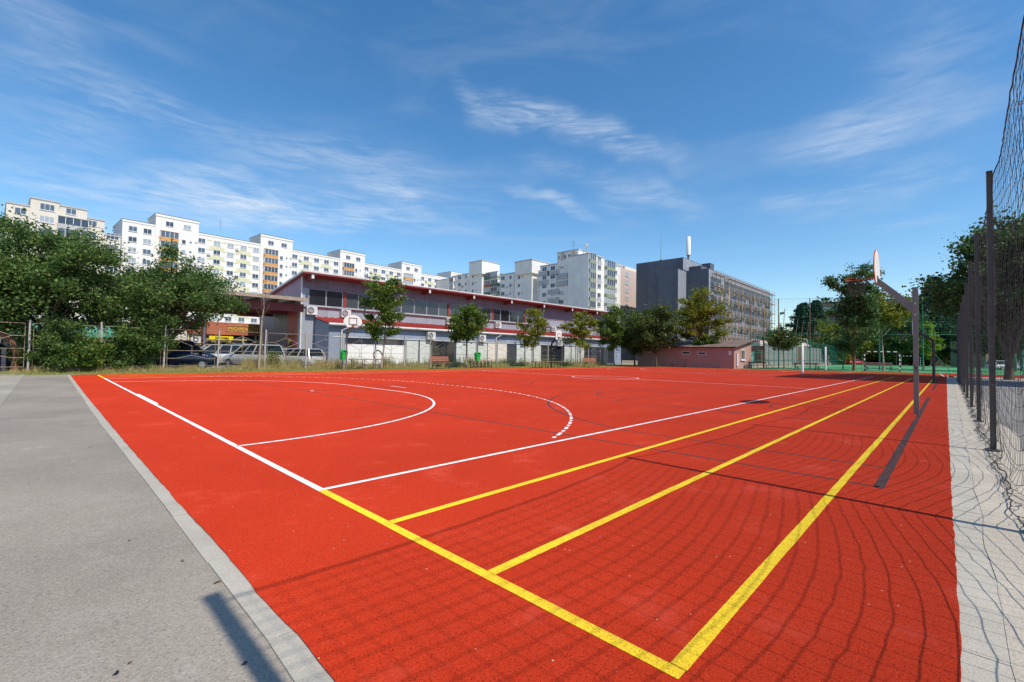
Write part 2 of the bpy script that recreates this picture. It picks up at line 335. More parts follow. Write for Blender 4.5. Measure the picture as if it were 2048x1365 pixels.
def carpaint(name, c, rough=.25, metal=.3):
    m, n, l, b = newmat(name); t = n.new('ShaderNodeTexCoord'); nz = n.new('ShaderNodeTexNoise'); nz.inputs['Scale'].default_value = 3
    l.new(t.outputs['Object'], nz.inputs[0]); mr = n.new('ShaderNodeMapRange'); mr.inputs[3].default_value = .92; mr.inputs[4].default_value = 1.06
    l.new(nz.outputs[0], mr.inputs[0]); v = n.new('ShaderNodeVectorMath'); v.operation = 'SCALE'; v.inputs[0].default_value = c
    l.new(mr.outputs[0], v.inputs['Scale']); l.new(v.outputs[0], b.inputs['Base Color'])
    b.inputs['Roughness'].default_value = rough; b.inputs['Metallic'].default_value = metal; b.inputs['Coat Weight'].default_value = .6
    return m
for k, c, mt in (('silver', (.50, .51, .52), .25), ('darkblue', (.02, .035, .09), .2), ('blue', (.03, .20, .62), .1), ('navy', (.012, .03, .08), .2), ('carwhite', (.76, .76, .75), 0), ('greycar', (.30, .31, .33), .5), ('redcar', (.55, .03, .02), 0)):
    M['car_'+k] = carpaint('car_paint_'+k, c, .25, mt)
M['leaf_dark'] = leafmat('plum_leaves', [(.040, .090, .026), (.075, .148, .038), (.125, .215, .054), (.22, .29, .075), (.32, .26, .08)], .42)
M['leaf_mid'] = leafmat('linden_leaves', [(.065, .12, .02), (.10, .17, .025), (.16, .22, .035), (.28, .26, .04)])
M['leaf_yellow'] = leafmat('yellowing_leaves', [(.10, .15, .02), (.19, .22, .025), (.31, .28, .035), (.44, .34, .04)])
M['leaf_autumn'] = leafmat('browning_leaves', [(.05, .09, .022), (.08, .125, .03), (.13, .165, .04), (.28, .20, .055)])
M['leaf_deep'] = leafmat('deep_green_leaves', [(.035, .075, .02), (.055, .11, .026), (.085, .15, .034), (.15, .20, .045)])
M['leaf_cool'] = leafmat('cool_green_leaves', [(.04, .09, .026), (.065, .135, .038), (.10, .19, .055), (.20, .28, .09)])
M['leaf_light'] = leafmat('fresh_light_leaves', [(.12, .24, .02), (.20, .34, .03), (.30, .42, .04), (.36, .46, .06)], .45)
M['needle'] = leafmat('pine_needles', [(.012, .035, .022), (.02, .05, .03), (.035, .07, .04), (.06, .09, .045)], .1)
M['dry'] = leafmat('dry_weed_stalks', [(.30, .28, .09), (.52, .42, .18), (.68, .53, .26), (.78, .63, .38)], .45, .8)
M['blade'] = leafmat('short_grass_blades', [(.16, .25, .045), (.28, .33, .08), (.44, .40, .15), (.56, .47, .23)], .4, .8)

# ------------------------------------------------------------------ mesh helpers
COL = sc.collection
class MB:
    def __init__(s): s.v = []; s.f = []; s.m = []; s.sm = []
    def add(s, vs, fs, mi=0, smooth=False):
        o = len(s.v); s.v += [tuple(p) for p in vs]
        for f in fs: s.f.append([o+i for i in f]); s.m.append(mi); s.sm.append(smooth)
        return s
    def box(s, x0, x1, y0, y1, z0, z1, mi=0):
        return s.add([(x0,y0,z0),(x1,y0,z0),(x1,y1,z0),(x0,y1,z0),(x0,y0,z1),(x1,y0,z1),(x1,y1,z1),(x0,y1,z1)],
                     [(0,3,2,1),(4,5,6,7),(0,1,5,4),(1,2,6,5),(2,3,7,6),(3,0,4,7)], mi)
    def hexa(s, b, t, mi=0):             # any bottom quad to any top quad
        return s.add(list(b)+list(t), [(0,3,2,1),(4,5,6,7),(0,1,5,4),(1,2,6,5),(2,3,7,6),(3,0,4,7)], mi)
    def quad(s, a, b, c, d, mi=0): return s.add([a,b,c,d], [(0,1,2,3)], mi)
    def prism(s, pts, axis, a, b, mi=0):  # polygon pts extruded along an axis from a to b
        n = len(pts)
        def P(p, t): return {'x': (t,p[0],p[1]), 'y': (p[0],t,p[1]), 'z': (p[0],p[1],t)}[axis]
        return s.add([P(p,a) for p in pts]+[P(p,b) for p in pts], [tuple(range(n))[::-1], tuple(range(n,2*n))]+[(i,(i+1)%n,n+(i+1)%n,n+i) for i in range(n)], mi)
    def tube(s, pts, r, n=6, mi=0, cap=True, smooth=True):
        pts = [Vector(p) for p in pts]; rs = r if isinstance(r, (list, tuple)) else [r]*len(pts)
        vs = []; fs = []; prev = None
        for i, p in enumerate(pts):
            d = (pts[min(i+1, len(pts)-1)] - pts[max(i-1, 0)])
            d = d.normalized() if d.length > 1e-9 else Vector((0,0,1))
            if prev is None:
                a = d.cross(Vector((0,0,1)) if abs(d.z) < .9 else Vector((1,0,0))).normalized()
            else:
                a = (prev - d*prev.dot(d)); a = a.normalized() if a.length > 1e-6 else d.orthogonal().normalized()
            prev = a; b = d.cross(a)
            for k in range(n):
                t = 2*PI*k/n; vs.append(p + (a*math.cos(t)+b*math.sin(t))*rs[i])
        for i in range(len(pts)-1):
            for k in range(n): fs.append((i*n+k, i*n+(k+1)%n, (i+1)*n+(k+1)%n, (i+1)*n+k))
        s.add(vs, fs, mi, smooth)
        if cap: s.add([vs[k] for k in range(n)], [tuple(range(n))[::-1]], mi); s.add(vs[-n:], [tuple(range(n))], mi)
        return s
    def bar(s, p, q, w, h, mi=0):         # rectangular bar between two points
        p = Vector(p); q = Vector(q); d = (q-p).normalized(); a = d.cross(Vector((0,0,1)) if abs(d.z) < .95 else Vector((0,1,0))).normalized(); b = a.cross(d)
        c = [a*w/2+b*h/2, -a*w/2+b*h/2, -a*w/2-b*h/2, a*w/2-b*h/2]
        return s.hexa([p+x for x in c], [q+x for x in c], mi)
    def mesh(s, name):
        me = bpy.data.meshes.new(name); me.from_pydata(s.v, [], s.f)
        me.polygons.foreach_set('material_index', s.m); me.polygons.foreach_set('use_smooth', s.sm); me.update(); return me
    def build(s, name, mats, parent=None, loc=(0,0,0), rz=0.0, label=None):
        me = s.mesh(name)
        for m in (mats if isinstance(mats, (list, tuple)) else [mats]): me.materials.append(M[m] if isinstance(m, str) else m)
        return put(name, me, parent, loc, rz, label)
def put(name, me, parent=None, loc=(0,0,0), rz=0.0, label=None):
    o = bpy.data.objects.new(name, me); COL.objects.link(o); o.location = loc; o.rotation_euler = (0,0,rz)
    if parent: o.parent = parent
    if label: o['label'] = label
    return o
def tag(o, label, cat, group=None):
    o['label'] = label; o['category'] = cat
    if group: o['group'] = group
    return o
def thing(name, label, cat, loc=(0,0,0), rz=0.0, group=None):
    o = bpy.data.objects.new(name, None); COL.objects.link(o); o.location = loc; o.rotation_euler = (0,0,rz); o.empty_display_size = .3
    return tag(o, label, cat, group)
def structure(name, mb, mats, loc=(0,0,0)):
    o = mb.build(name, mats, None, loc); o['kind'] = 'structure'; return o
def dup(root, loc, rz, label, group=None):
    r = root.copy(); COL.objects.link(r); r.location = loc; r.rotation_euler = (0,0,rz); r['label'] = label
    if group: r['group'] = group
    kids = [o for o in COL.objects if o.parent == root]
    for ch in kids:
        c = ch.copy(); COL.objects.link(c); c.parent = r
        for g in [o for o in COL.objects if o.parent == ch]:
            d = g.copy(); COL.objects.link(d); d.parent = c
    return r
def text(name, body, size, parent, loc, rot, mtl, extrude=.01, width=None):
    cu = bpy.data.curves.new(name, 'FONT'); cu.body = body; cu.size = size; cu.extrude = extrude; cu.offset = size*.035; cu.align_x = 'CENTER'; cu.align_y = 'CENTER'
    t = bpy.data.objects.new(name+'_curve', cu); COL.objects.link(t)
    me = bpy.data.meshes.new_from_object(t.evaluated_get(bpy.context.evaluated_depsgraph_get()))
    bpy.data.objects.remove(t); bpy.data.curves.remove(cu); me.name = name; me.materials.clear(); me.materials.append(M[mtl])
    o = put(name, me, parent, loc); o.rotation_euler = rot
    if width:
        xs = [v.co.x for v in me.vertices]; k = width/(max(xs)-min(xs))
        for v in me.vertices: v.co.x *= k
    return o
def scatter_mesh(name, pos, size, rng, elong=1.5, up=.25, blade=False, hts=None, lean=.25):
    """many small leaves (kites) or blades (triangles): one mesh"""
    n = len(pos)
    if blade:
        a = rng.uniform(0, 2*PI, n); d = np.stack([np.cos(a), np.sin(a), np.zeros(n)], 1)
        h = hts; wv_ = size*(.6+.8*rng.random(n))
        tip = pos + np.stack([rng.normal(0, lean, n)*h, rng.normal(0, lean, n)*h, h], 1)
        V = np.stack([pos-d*wv_[:, None]/2, pos+d*wv_[:, None]/2, tip], 1).reshape(-1, 3); k = 3
    else:
        nr = rng.normal(size=(n, 3)); nr[:, 2] = np.abs(nr[:, 2])*.9+up*.6; nr /= np.linalg.norm(nr, axis=1)[:, None]
        r = rng.normal(size=(n, 3)); a = np.cross(nr, r); a /= np.linalg.norm(a, axis=1)[:, None]; b = np.cross(nr, a)
        s = size*(.6+.8*rng.random(n))[:, None]
        V = np.stack([pos-a*s*elong/2, pos-b*s/2+nr*s*.10, pos+a*s*elong/2, pos+b*s/2+nr*s*.10], 1).reshape(-1, 3); k = 4
    me = bpy.data.meshes.new(name); me.vertices.add(n*k); me.vertices.foreach_set('co', V.astype(np.float32).ravel())
    me.loops.add(n*k); me.loops.foreach_set('vertex_index', np.arange(n*k, dtype=np.int32))
    me.polygons.add(n); me.polygons.foreach_set('loop_start', np.arange(0, n*k, k, dtype=np.int32)); me.polygons.foreach_set('loop_total', np.full(n, k, dtype=np.int32))
    me.update(calc_edges=True); me.validate()
    at = me.attributes.new('tint', 'FLOAT', 'FACE'); at.data.foreach_set('value', rng.beta(1.6, 2.6, n).astype(np.float32))
    return me
TREEMESH = {}
def tree(name, label, loc, H, th, rx, rz_, leaf, mtl, nleaf, seed, ncl=26, cr=.55, lean=(0,0), cat='tree', group=None, bark='bark', tr=.09, cz=None, top=1.0, low=-1.0, forks=1, key=None, rot=0, scl=1.0, crname='crown'):
    """tapered trunk, limbs to every clump of leaves, clumps spread through an uneven crown"""
    t = thing(name, label, cat, loc, rot, group); t.scale = (scl, scl, scl)
    if key and key in TREEMESH:
        a, b = TREEMESH[key]; put('trunk', a, t); put(crname, b, t); return t
    rng = np.random.default_rng(seed); cz = cz if cz is not None else H - rz_
    ncl = int(ncl*1.8); cr *= .82; leaf *= .80; nleaf = int(nleaf*1.4)
    cl_ = []
    tries = 0
    while len(cl_) < ncl and tries < 4000:
        tries += 1
        p = rng.normal(size=3); p /= np.linalg.norm(p); p *= rng.random()**(1/2.4)
        if p[2] < low or p[2] > top: continue
        w_ = 1 + .22*math.sin(3*math.atan2(p[1], p[0])+seed) + .12*math.sin(5*p[2]+seed*2)
        c = np.array([p[0]*rx*w_, p[1]*rx*w_, p[2]*rz_+cz])
        if all(np.linalg.norm(c-q) > cr*.55 for q in cl_): cl_.append(c)
    mb = MB(); ztop = min(H*.93, cz+rz_*.75)
    def axis(z):
        q = z/max(H, .1); return Vector((lean[0]*q**1.3 + .04*H*.3*math.sin(q*7+seed), lean[1]*q**1.3+.03*H*.3*math.cos(q*6+seed), z))
    zs = [ztop*i/9 for i in range(10)]
    mb.tube([axis(z) for z in zs], [tr*(1.35 if i == 0 else 1)*(1-.86*(z/ztop)) + .006 for i, z in enumerate(zs)], 8)
    for f in range(forks-1):
        a = seed + f*2.4; e = Vector((math.cos(a)*rx*.5, math.sin(a)*rx*.5, cz+rz_*.3)); b = axis(th*.35)
        mb.tube([b, b.lerp(e, .35)+Vector((0,0,.15)), b.lerp(e, .7)+Vector((0,0,.1)), e], [tr*.75, tr*.6, tr*.4, tr*.12], 7)
    for c in cl_:
        c_ = Vector(c); dh = math.hypot(c_.x, c_.y); z0 = max(th*.8, min(ztop*.95, c_.z - dh*.65)); b = axis(z0)
        mid = b.lerp(c_, .5) + Vector((rng.normal()*.06, rng.normal()*.06, dh*.10)); rb = tr*.38*(1-.6*z0/ztop)
        mb.tube([b, mid, c_], [rb, rb*.6, rb*.18+.003], 5)
    per = np.maximum(1, rng.multinomial(nleaf, rng.dirichlet(np.full(len(cl_), 2.2)))); P_ = []
    for c, k in zip(cl_, per):
        ax = np.array(axis(max(th, min(ztop, c[2]-.3)))); o_ = c-ax; o_ /= (np.linalg.norm(o_)+1e-6); sc_ = cr*(.7+.7*rng.random())
        sd = rng.normal(size=3); sd[2] = abs(sd[2])*.5; sd /= np.linalg.norm(sd)      # each spray of leaves also follows a twig of its own
        P_.append(c + rng.normal(size=(k, 3))*np.array([.40, .40, .36])*sc_ + o_*(rng.normal(size=(k, 1))*.55*sc_) + sd*(rng.normal(size=(k, 1))*.45*sc_))
    me = scatter_mesh(crname, np.concatenate(P_), leaf, rng); me.materials.append(M[mtl])
    tm = mb.mesh('trunk'); tm.materials.append(M[bark])
    put('trunk', tm, t); put(crname, me, t)
    if key: TREEMESH[key] = (tm, me)
    return t
def conifer(name, label, loc, H, R0, leaf, nleaf, seed, group=None):
    t = thing(name, label, 'pine tree', loc, 0, group); rng = np.random.default_rng(seed); mb = MB()
    mb.tube([(0,0,0), (.05,0,H*.5), (0,0,H)], [.22, .13, .02], 8); P_ = []
    nl = int(H/.55); per = nleaf//(nl*7)
    for i in range(nl):
        z = H*.18 + (H*.82)*i/nl; r = R0*(1-(i/nl)**1.25)*(.75+.5*rng.random())+.25
        for k in range(7):
            a = rng.uniform(0, 2*PI); ln = r*(.55+.6*rng.random()); tip = np.array([math.cos(a)*ln, math.sin(a)*ln, z+.10*ln*(1 if i > nl*.5 else -.6)])
            mb.tube([(0,0,z), tuple(tip)], [.05, .01], 4)
            q = rng.random((per, 1))**.6; P_.append(np.array([0,0,z])*(1-q) + tip*q + rng.normal(size=(per, 3))*np.array([.22, .22, .11])*(.6+R0*.15))
    me = scatter_mesh('crown', np.concatenate(P_), leaf, rng, 3.2); me.materials.append(M['needle'])
    mb.build('trunk', 'bark_red', t); put('crown', me, t); return t

# ------------------------------------------------------------------ ground, court, markings
def rect(x0, x1, y0, y1, z, mb=None):
    mb = mb or MB(); return mb.quad((x0,y0,z), (x1,y0,z), (x1,y1,z), (x0,y1,z))
structure('ground', rect(-900, 1500, -900, 1500, -.10), 'soil')
structure('parking_lot', rect(-60, 75, 28.6, 130, -.085), 'asphalt')
structure('grass_verge', MB().add([(-3,24.0,-.02),(60,21,-.02),(60,30,-.02),(-3,30,-.02)], [(0,1,2,3)]), 'grass_base')
structure('asphalt_path', rect(-40, -.90, -30, 24.6, -.014), 'asphalt')
structure('concrete_apron', MB().add([tuple(gnd(*p).xy)+(-.006,) for p in ((51,748),(30,775),(0,812),(-200,900),(-700,830),(-700,748))], [tuple(range(6))[::-1]]), 'concrete_path')
structure('side_court', MB().add([(-20,-60,-.016),(44,-60,-.016),(44,-4.6,-.016),(-20,-4.6,-.016)], [(0,1,2,3)]), 'asphalt_dark')
structure('side_court_surround', rect(43.5, 49, -60, -4.2, -.012), 'concrete')
structure('red_side_court', MB().add([(49, -10.5, -.006), (58, -13, -.006), (58, -4.0, -.006), (49, -4.0, -.006)], [(0,1,2,3)]), 'red')
# red rubber surface, its edges slightly ragged over the kerb and the edge slabs
rg = random.Random(3)
def lerp_tab(tab, q):
    for (a, x), (b, y) in zip(tab, tab[1:]):
        if q <= b: return x+(y-x)*(q-a)/(b-a)
    return tab[-1][1]
def edge_tab(pix, head, tail): return head + sorted((g_.y, g_.x) for g_ in (gnd(*p) for p in pix)) + tail
KT = edge_tab([(667,1359),(638,1321),(596,1270),(553.5,1230),(511,1181),(474,1133),(422,1075),(388,1040),(362,1012),(329,973),(289,929),(243,876),(208,834.5),(175,795)], [(-9,-1.25),(-3.4,-.99)], [(24,-.86)])
KL = edge_tab([(588.6,1356),(541.7,1293),(492.5,1232),(438.6,1155),(380,1084.5),(348.5,1040),(329,1010),(296,971),(263,929),(223,876),(192.5,839),(157,785)], [(-9,-1.4),(-3.4,-1.10)], [(24,-.98)])
RT_ = [(-3, -4.0), (.7, -3.987), (3.3, -3.973), (6.9, -3.955), (13.9, -3.922), (42.3, -3.83), (60, -3.83)]
ed0 = [(lerp_tab(KT, -3.98+i*.12)+rg.uniform(-.004, .004), -3.98+i*.12) for i in range(231)]
ed1 = [(58.3-i*.1, lerp_tab(RT_, 58.3-i*.1)+rg.uniform(-.005, .005)) for i in range(593)]
pts = ed0 + [(-.8, 23.75), (30, 23.7), (43, 22.6), (50.5, 20), (52.2, 11.3), (55.5, 3.4)] + [p for p in ed1 if p[0] > -1.0]
structure('red_court', MB().add([(x, y, 0) for x, y in pts], [tuple(range(len(pts)))[::-1]]), 'red')
# kerb stones between path and court, concrete strip under the net fence
kb = MB(); rk = random.Random(5)
for i in range(33):
    y0 = -8.9 + i; dx = rk.uniform(-.004, .004); dz = rk.uniform(-.002, .002); a = lerp_tab(KL, y0)+dx; b = lerp_tab(KL, y0+1)+dx
    kb.hexa([(a,y0+.003,-.2),(-.55,y0+.003,-.2),(-.55,y0+.997,-.2),(b,y0+.997,-.2)], [(a+.008,y0+.003,-.005+dz),(-.55,y0+.003,-.005+dz),(-.55,y0+.997,-.005+dz),(b+.008,y0+.997,-.005+dz)])
structure('kerb', kb, 'kerb')
ks = MB()
for i in range(92):
    x0 = -2 + i*.5; ks.box(x0+.002, x0+.498, -4.16, -3.72, -.15, -.006+rk.uniform(-.002, .002))
structure('edge_slabs', ks, 'kerb')
cs = MB(); n_ = 240
a_ = [(-4+i*.2, -4.125+.014*math.sin(i*.7)*math.sin(i*.13)-.012*rk.random()) for i in range(n_)]
for i in range(n_-1): cs.quad((a_[i][0], -4.72-.05*math.sin(i*.3), -.002), (a_[i+1][0], -4.72-.05*math.sin(i*.3+.3), -.002), (a_[i+1][0], a_[i+1][1], -.0025), (a_[i][0], a_[i][1], -.0025)); cs.quad((a_[i][0], a_[i][1], -.002), (a_[i+1][0], a_[i+1][1], -.002), (a_[i+1][0], a_[i+1][1], -.05), (a_[i][0], a_[i][1], -.05))
structure('concrete_strip', cs, 'concrete')
structure('turf_pitch', MB().add([(52.5, 13, -.002), (56.2, 3.4, -.002), (59.3, -4.0, -.002), (60, -40, -.002), (135, -40, -.002), (150, 13.2, -.002)], [(0,1,2,3,4,5)][::-1]), 'turf')
structure('turf_lines', rect(62.6, 62.72, -30, 12, .006, rect(96, 96.15, -30, 12, .006, rect(62, 128, 11.2, 11.32, .006))), 'white')

def line(mb, p, q, w, z):
    p = Vector((p[0], p[1])); q = Vector((q[0], q[1])); d = (q-p).normalized(); n = Vector((-d.y, d.x))*w/2
    L_ = (q-p).length; k = max(1, int(L_/.25)) if L_ < 60 else 1
    rr = random.Random(int(p.x*97+p.y*31+q.x*13)); prev = None
    for i in range(k+1):
        c = p.lerp(q, i/k); j1 = 1+rr.uniform(-.05, .05); j2 = 1+rr.uniform(-.05, .05); a = c+n*j1; b = c-n*j2
        if prev: mb.quad((prev[1].x,prev[1].y,z), (b.x,b.y,z), (a.x,a.y,z), (prev[0].x,prev[0].y,z))
        prev = (a, b)
def arc(mb, c, r, a0, a1, w, z, dash=None):
    n = max(8, int(abs(a1-a0)*r/.12)); acc = 0
    for i in range(n):
        t0 = a0+(a1-a0)*i/n; t1 = a0+(a1-a0)*(i+1)/n; acc = (i+.5)*abs(a1-a0)*r/n
        if dash and (acc+dash[2]) % (dash[0]+dash[1]) > dash[0]: continue
        pt = lambda t, q: (c[0]+math.cos(t)*(r+q), c[1]+math.sin(t)*(r+q), z)
        mb.quad(pt(t0,-w/2), pt(t0,w/2), pt(t1,w/2), pt(t1,-w/2))
Zg, Zw, Zy = .0007, .0014, .0021
gm = MB(); wm = MB(); ym = MB()
LW = .055
# handball court 40 x 20 in white
line(wm, (0,-.02), (0,20), .062, Zw); line(wm, (40,0), (40,20), .06, Zw)
line(wm, (.03,0), (40,0), LW, Zw); line(wm, (.03,20), (40,20), LW, Zw); line(wm, (20,.03), (20,19.97), LW, Zw)
line(wm, (.055,8.55), (.055,11.5), .05, Zw)
for (x0, sg) in ((0, 1), (40, -1)):
    base = 0 if sg > 0 else PI
    for yc, lo in ((8.5, -1), (11.5, 1)):
        a = base + lo*sg*PI/2
        arc(wm, (x0, yc), 6, a, base, LW, Zw)
        lim = math.asin(min(1, 8.3/9)); arc(wm, (x0, yc), 9, base + lo*sg*lim, base, LW, Zw, (.15, .15, 0))
    line(wm, (x0+6*sg, 8.5), (x0+6*sg, 11.5), LW, Zw)
    for i in range(10): line(wm, (x0+9*sg, 8.5+i*.3), (x0+9*sg, 8.65+i*.3), LW, Zw)
    line(wm, (x0+7*sg, 9.5), (x0+7*sg, 10.5), LW, Zw); line(wm, (x0+4*sg, 9.9), (x0+4*sg, 10.1), LW, Zw)
arc(wm, (20, 9.8), 1.8, 0, 2*PI, LW, Zw)
line(wm, (45, 2.7), (58, 2.7), .07, Zw); line(wm, (44.5, 11.5), (52, 11.5), .06, Zw); line(wm, (44.5, 7.0), (54, 7.0), .06, Zw); line(wm, (50.2, 18), (56.2, 0), .06, Zw); line(wm, (46, -3.7), (57.5, -3.3), .09, Zw)
# running lanes in yellow
for y in (-1.09, -2.13, -3.19, 21.0, 22.05, 23.1): line(ym, (.036, y), (40.9, y), .066, Zy)
line(ym, (0,-3.22), (0,-.03), .066, Zy); line(ym, (0,20.02), (0,23.13), .066, Zy); line(ym, (30, -.03), (30, -3.2), .05, Zy); line(ym, (40.9, -.03), (40.9, -3.2), .05, Zy)
# two basketball courts across, in dark grey
for xc in (11.4, 31.45):
    line(gm, (xc-7.55,-3.47), (xc-7.55,23.4), .05, Zg); line(gm, (xc+7.4,-3.4), (xc+7.4,23.4), .05, Zg); line(gm, (xc-7.5,10), (xc+7.4,10), .05, Zg)
    line(gm, (xc-7.6,-3.47), (xc-.6,-3.47), .08, Zg); line(gm, (xc-.5,-3.47), (xc+7.4,-3.47), .08, Zg); line(gm, (xc-7.5,23.4), (xc+7.4,23.4), .05, Zg)
    arc(gm, (xc,10), 1.8, 0, 2*PI, .05, Zg)
    for y0, sg in ((-3.47, 1), (23.4, -1)):
        hy = y0+1.575*sg; r3 = 6.72; an = math.acos(6.5/r3)
        arc(gm, (xc, hy), r3, sg*an, sg*(PI-an), .05, Zg); yb = hy+sg*math.sin(an)*r3
        for q in (-1, 1): line(gm, (xc+q*6.5, y0+.05*sg), (xc+q*6.5, yb), .05, Zg); line(gm, (xc+q*2.42, y0+.05*sg), (xc+q*2.42, y0+6*sg), .05, Zg)
        line(gm, (xc-2.45, y0+6*sg), (xc+2.45, y0+6*sg), .05, Zg); arc(gm, (xc, y0+6*sg), 1.8, 0, sg*PI, .05, Zg); arc(gm, (xc, hy), 1.25, 0, sg*PI, .05, Zg)
        for d_ in (1.9, 2.75, 3.15, 4.1):
            for q in (-1, 1): line(gm, (xc+q*2.5, y0+sg*d_), (xc+q*2.5, y0+sg*(d_+(.42 if d_ == 2.75 else .08))), .10, Zg+.0003)
structure('grey_court_lines', gm, 'grey_line'); structure('white_court_lines', wm, 'white_line'); structure('yellow_lane_lines', ym, 'yellow')

# ------------------------------------------------------------------ buildings
def window_mesh(name, wd, ht, cols=2, fr=.07, sill=True, gl='glass', frm='frame'):
    mb = MB(); d = .05
    mb.box(-wd/2, wd/2, -.025, .0, 0, ht, 1)
    for x in (-wd/2, wd/2-fr): mb.box(x, x+fr, -d, -.026, 0, ht, 0)
    for z in (0, ht-fr): mb.box(-wd/2+fr, wd/2-fr, -d, -.026, z, z+fr, 0)
    for i in range(1, cols): x = -wd/2+wd*i/cols; mb.box(x-fr/2, x+fr/2, -d+.004, -.026, fr, ht-fr, 0)
    if sill: mb.box(-wd/2-.06, wd/2+.06, -.14, .0, -.07, -.002, 0)
    me = mb.mesh(name); me.materials.append(M[frm]); me.materials.append(M[gl]); return me
def many(parent, items, name='window', limit=100):
    """items: (mesh, loc, rz); nearest to the camera first, at most `limit` as parts, the rest as one part"""
    W_ = parent.matrix_basis.copy() if False else Matrix.Translation(parent.location) @ Matrix.Rotation(parent.rotation_euler.z, 4, 'Z')
    cp = Vector((CX, CY, CH)); items = sorted(items, key=lambda q: ((W_ @ Vector(q[1]))-cp).length)
    for me, lc, rz in items[:limit]: put(name, me, parent, lc, rz)
    rest = items[limit:]
    if rest:
        mb = MB(); mats = []
        for me, lc, rz in rest:
            X = Matrix.Translation(lc) @ Matrix.Rotation(rz, 4, 'Z')
            for m_ in me.materials:
                if m_.name not in mats: mats.append(m_.name)
            for p in me.polygons: mb.add([X @ me.vertices[i].co for i in p.vertices], [tuple(range(len(p.vertices)))], mats.index(me.materials[p.material_index].name))
        o = mb.build(name, [bpy.data.materials[q] for q in mats], parent); o['kind'] = 'stuff'
WIN2 = window_mesh('window', 1.75, 1.35); WIN1 = window_mesh('window', .95, 1.2, 1); WINS = window_mesh('window', .55, .55, 1, .05, False); WIN3 = window_mesh('window', 2.3, 1.45, 3)
def balcony_mesh(name, wd, dp, gl_h=1.45, cols=4, panel='orange_panel'):
    mb = MB(); mb.box(-wd/2, wd/2, -dp, 0, -1.05, -.05, 0); mb.box(-wd/2-.05, wd/2+.05, -dp-.06, 0, -1.2, -1.06, 1)
    mb.box(-wd/2+.06, wd/2-.06, -dp+.06, 0, -.049, gl_h, 2)
    for i in range(cols+1): x = -wd/2+.03+(wd-.06)*i/cols; mb.box(x-.05, x+.05, -dp+.01, -dp+.055, -.049, gl_h, 1)
    mb.box(-wd/2, wd/2, -dp, -dp+.055, gl_h+.001, gl_h+.12, 1); mb.box(-wd/2, wd/2, -dp-.12, 0, gl_h+.121, gl_h+.17, 0)
    for q in (-1, 1): mb.box(q*(wd/2-.03)-.03, q*(wd/2-.03)+.03, -dp+.056, -.01, -.049, gl_h, 1)
    me = mb.mesh(name)
    for k in (panel, 'frame', 'glass'): me.materials.append(M[k])
    return me

# -- long white apartment block behind the hall
FL = 2.72
t = thing('apartment_building', 'long white apartment block with stair towers and orange glazed balconies', 'building', (29, 148.5, 0), rad(3.3), 'white apartment blocks')
mb = MB(); rf = MB()
mb.box(-17.7, 110, 0, 13, 0, 33.7, 0); rf.box(-17.8, 110.1, -.12, 13.1, 33.7, 34.2, 0); rf.box(-17.85, 110.15, -.18, 13.2, 34.2, 34.32, 1)
towers = [-11.0, 15.0, 41.2, 67.2, 93.2]
for i, s0 in enumerate(towers):
    mb.box(s0, s0+9.7, -.35, 9, 0, 36.6, 0); rf.box(s0-.1, s0+9.8, -.5, 9.1, 36.6, 37.2, 0); rf.box(s0-.14, s0+9.84, -.55, 9.15, 37.2, 37.32, 1)
    mb.box(s0-5, s0+2, 9.2, 13, 33.7, 36.4, 0)
    if i: pass
for s0 in towers:                                    # decorative pale green steps round every second window column
    for off in (14.4, 21.4):
        for k in range(12):
            z = 31.2 - FL*k; x = s0+off-(26 if s0+off > 108 else 0)
            mb.box(x-1.9, x+1.9, -.05, -.001, z-1.15, z-.15, 1 if k % 2 == 0 else 1); mb.box(x-2.5, x-1.2, -.05, -.001, z+1.2, z+1.55, 1); mb.box(x+1.2, x+2.5, -.05, -.001, z+1.2, z+1.55, 1)
mb.build('wall', ['wall_white', 'pale_green'], t); rf.build('roof', ['wall_white', 'roof_dark'], t)
it = []; bal = []; BO = balcony_mesh('balcony', 4.0, 1.15)
for s0 in towers:
    for k in range(10):
        z = 31.4 - FL*k
        for off in (10.6, 14.4, 17.9, 21.4, 24.9):
            x = s0+off
            if x < 108: it.append((WIN2, (x, -.02, z), 0))
        it.append((WIN1, (s0+6.3, -.36, z-1.2), 0)); it.append((WINS, (s0+7.9, -.36, z-.7), 0))
        bal.append((BO, (s0+2.9, -.36, z-.25), 0))
    it.append((WIN2, (s0+3.0, -.36, 34.3), 0)); it.append((WIN2, (s0+7.0, -.36, 34.3), 0))
for off in (-15.6, -12.6):
    for k in range(11): it.append((WIN2, (off, -.02, 31.4-FL*k), 0))
many(t, it); many(t, bal, 'balcony')
ra = random.Random(77); ACB = MB().box(-.42, .42, -.42, -.06, 0, .62, 0).box(-.3, .2, -.43, -.421, .1, .52, 1).mesh('air_conditioner'); ACB.materials.append(M['gutter']); ACB.materials.append(M['wall_grey'])
for k in range(34): put('air_conditioner', ACB, t, (towers[ra.randrange(4)]+ra.choice((12.3, 16.1, 19.6, 9.2)), -.36 if False else -.02, 31.2-FL*ra.randrange(7)-.3))
mb = MB()
for x in (-2.5, 38): mb.tube([(x+8, 5, 37.3), (x+8, 5, 40.5)], .03, 4); [mb.tube([(x+8-.5+.1*i, 5, 38.8+.5*i), (x+8.5-.1*i, 5, 38.8+.5*i)], .02, 4) for i in range(4)]
mb.build('aerial', 'steel', t)

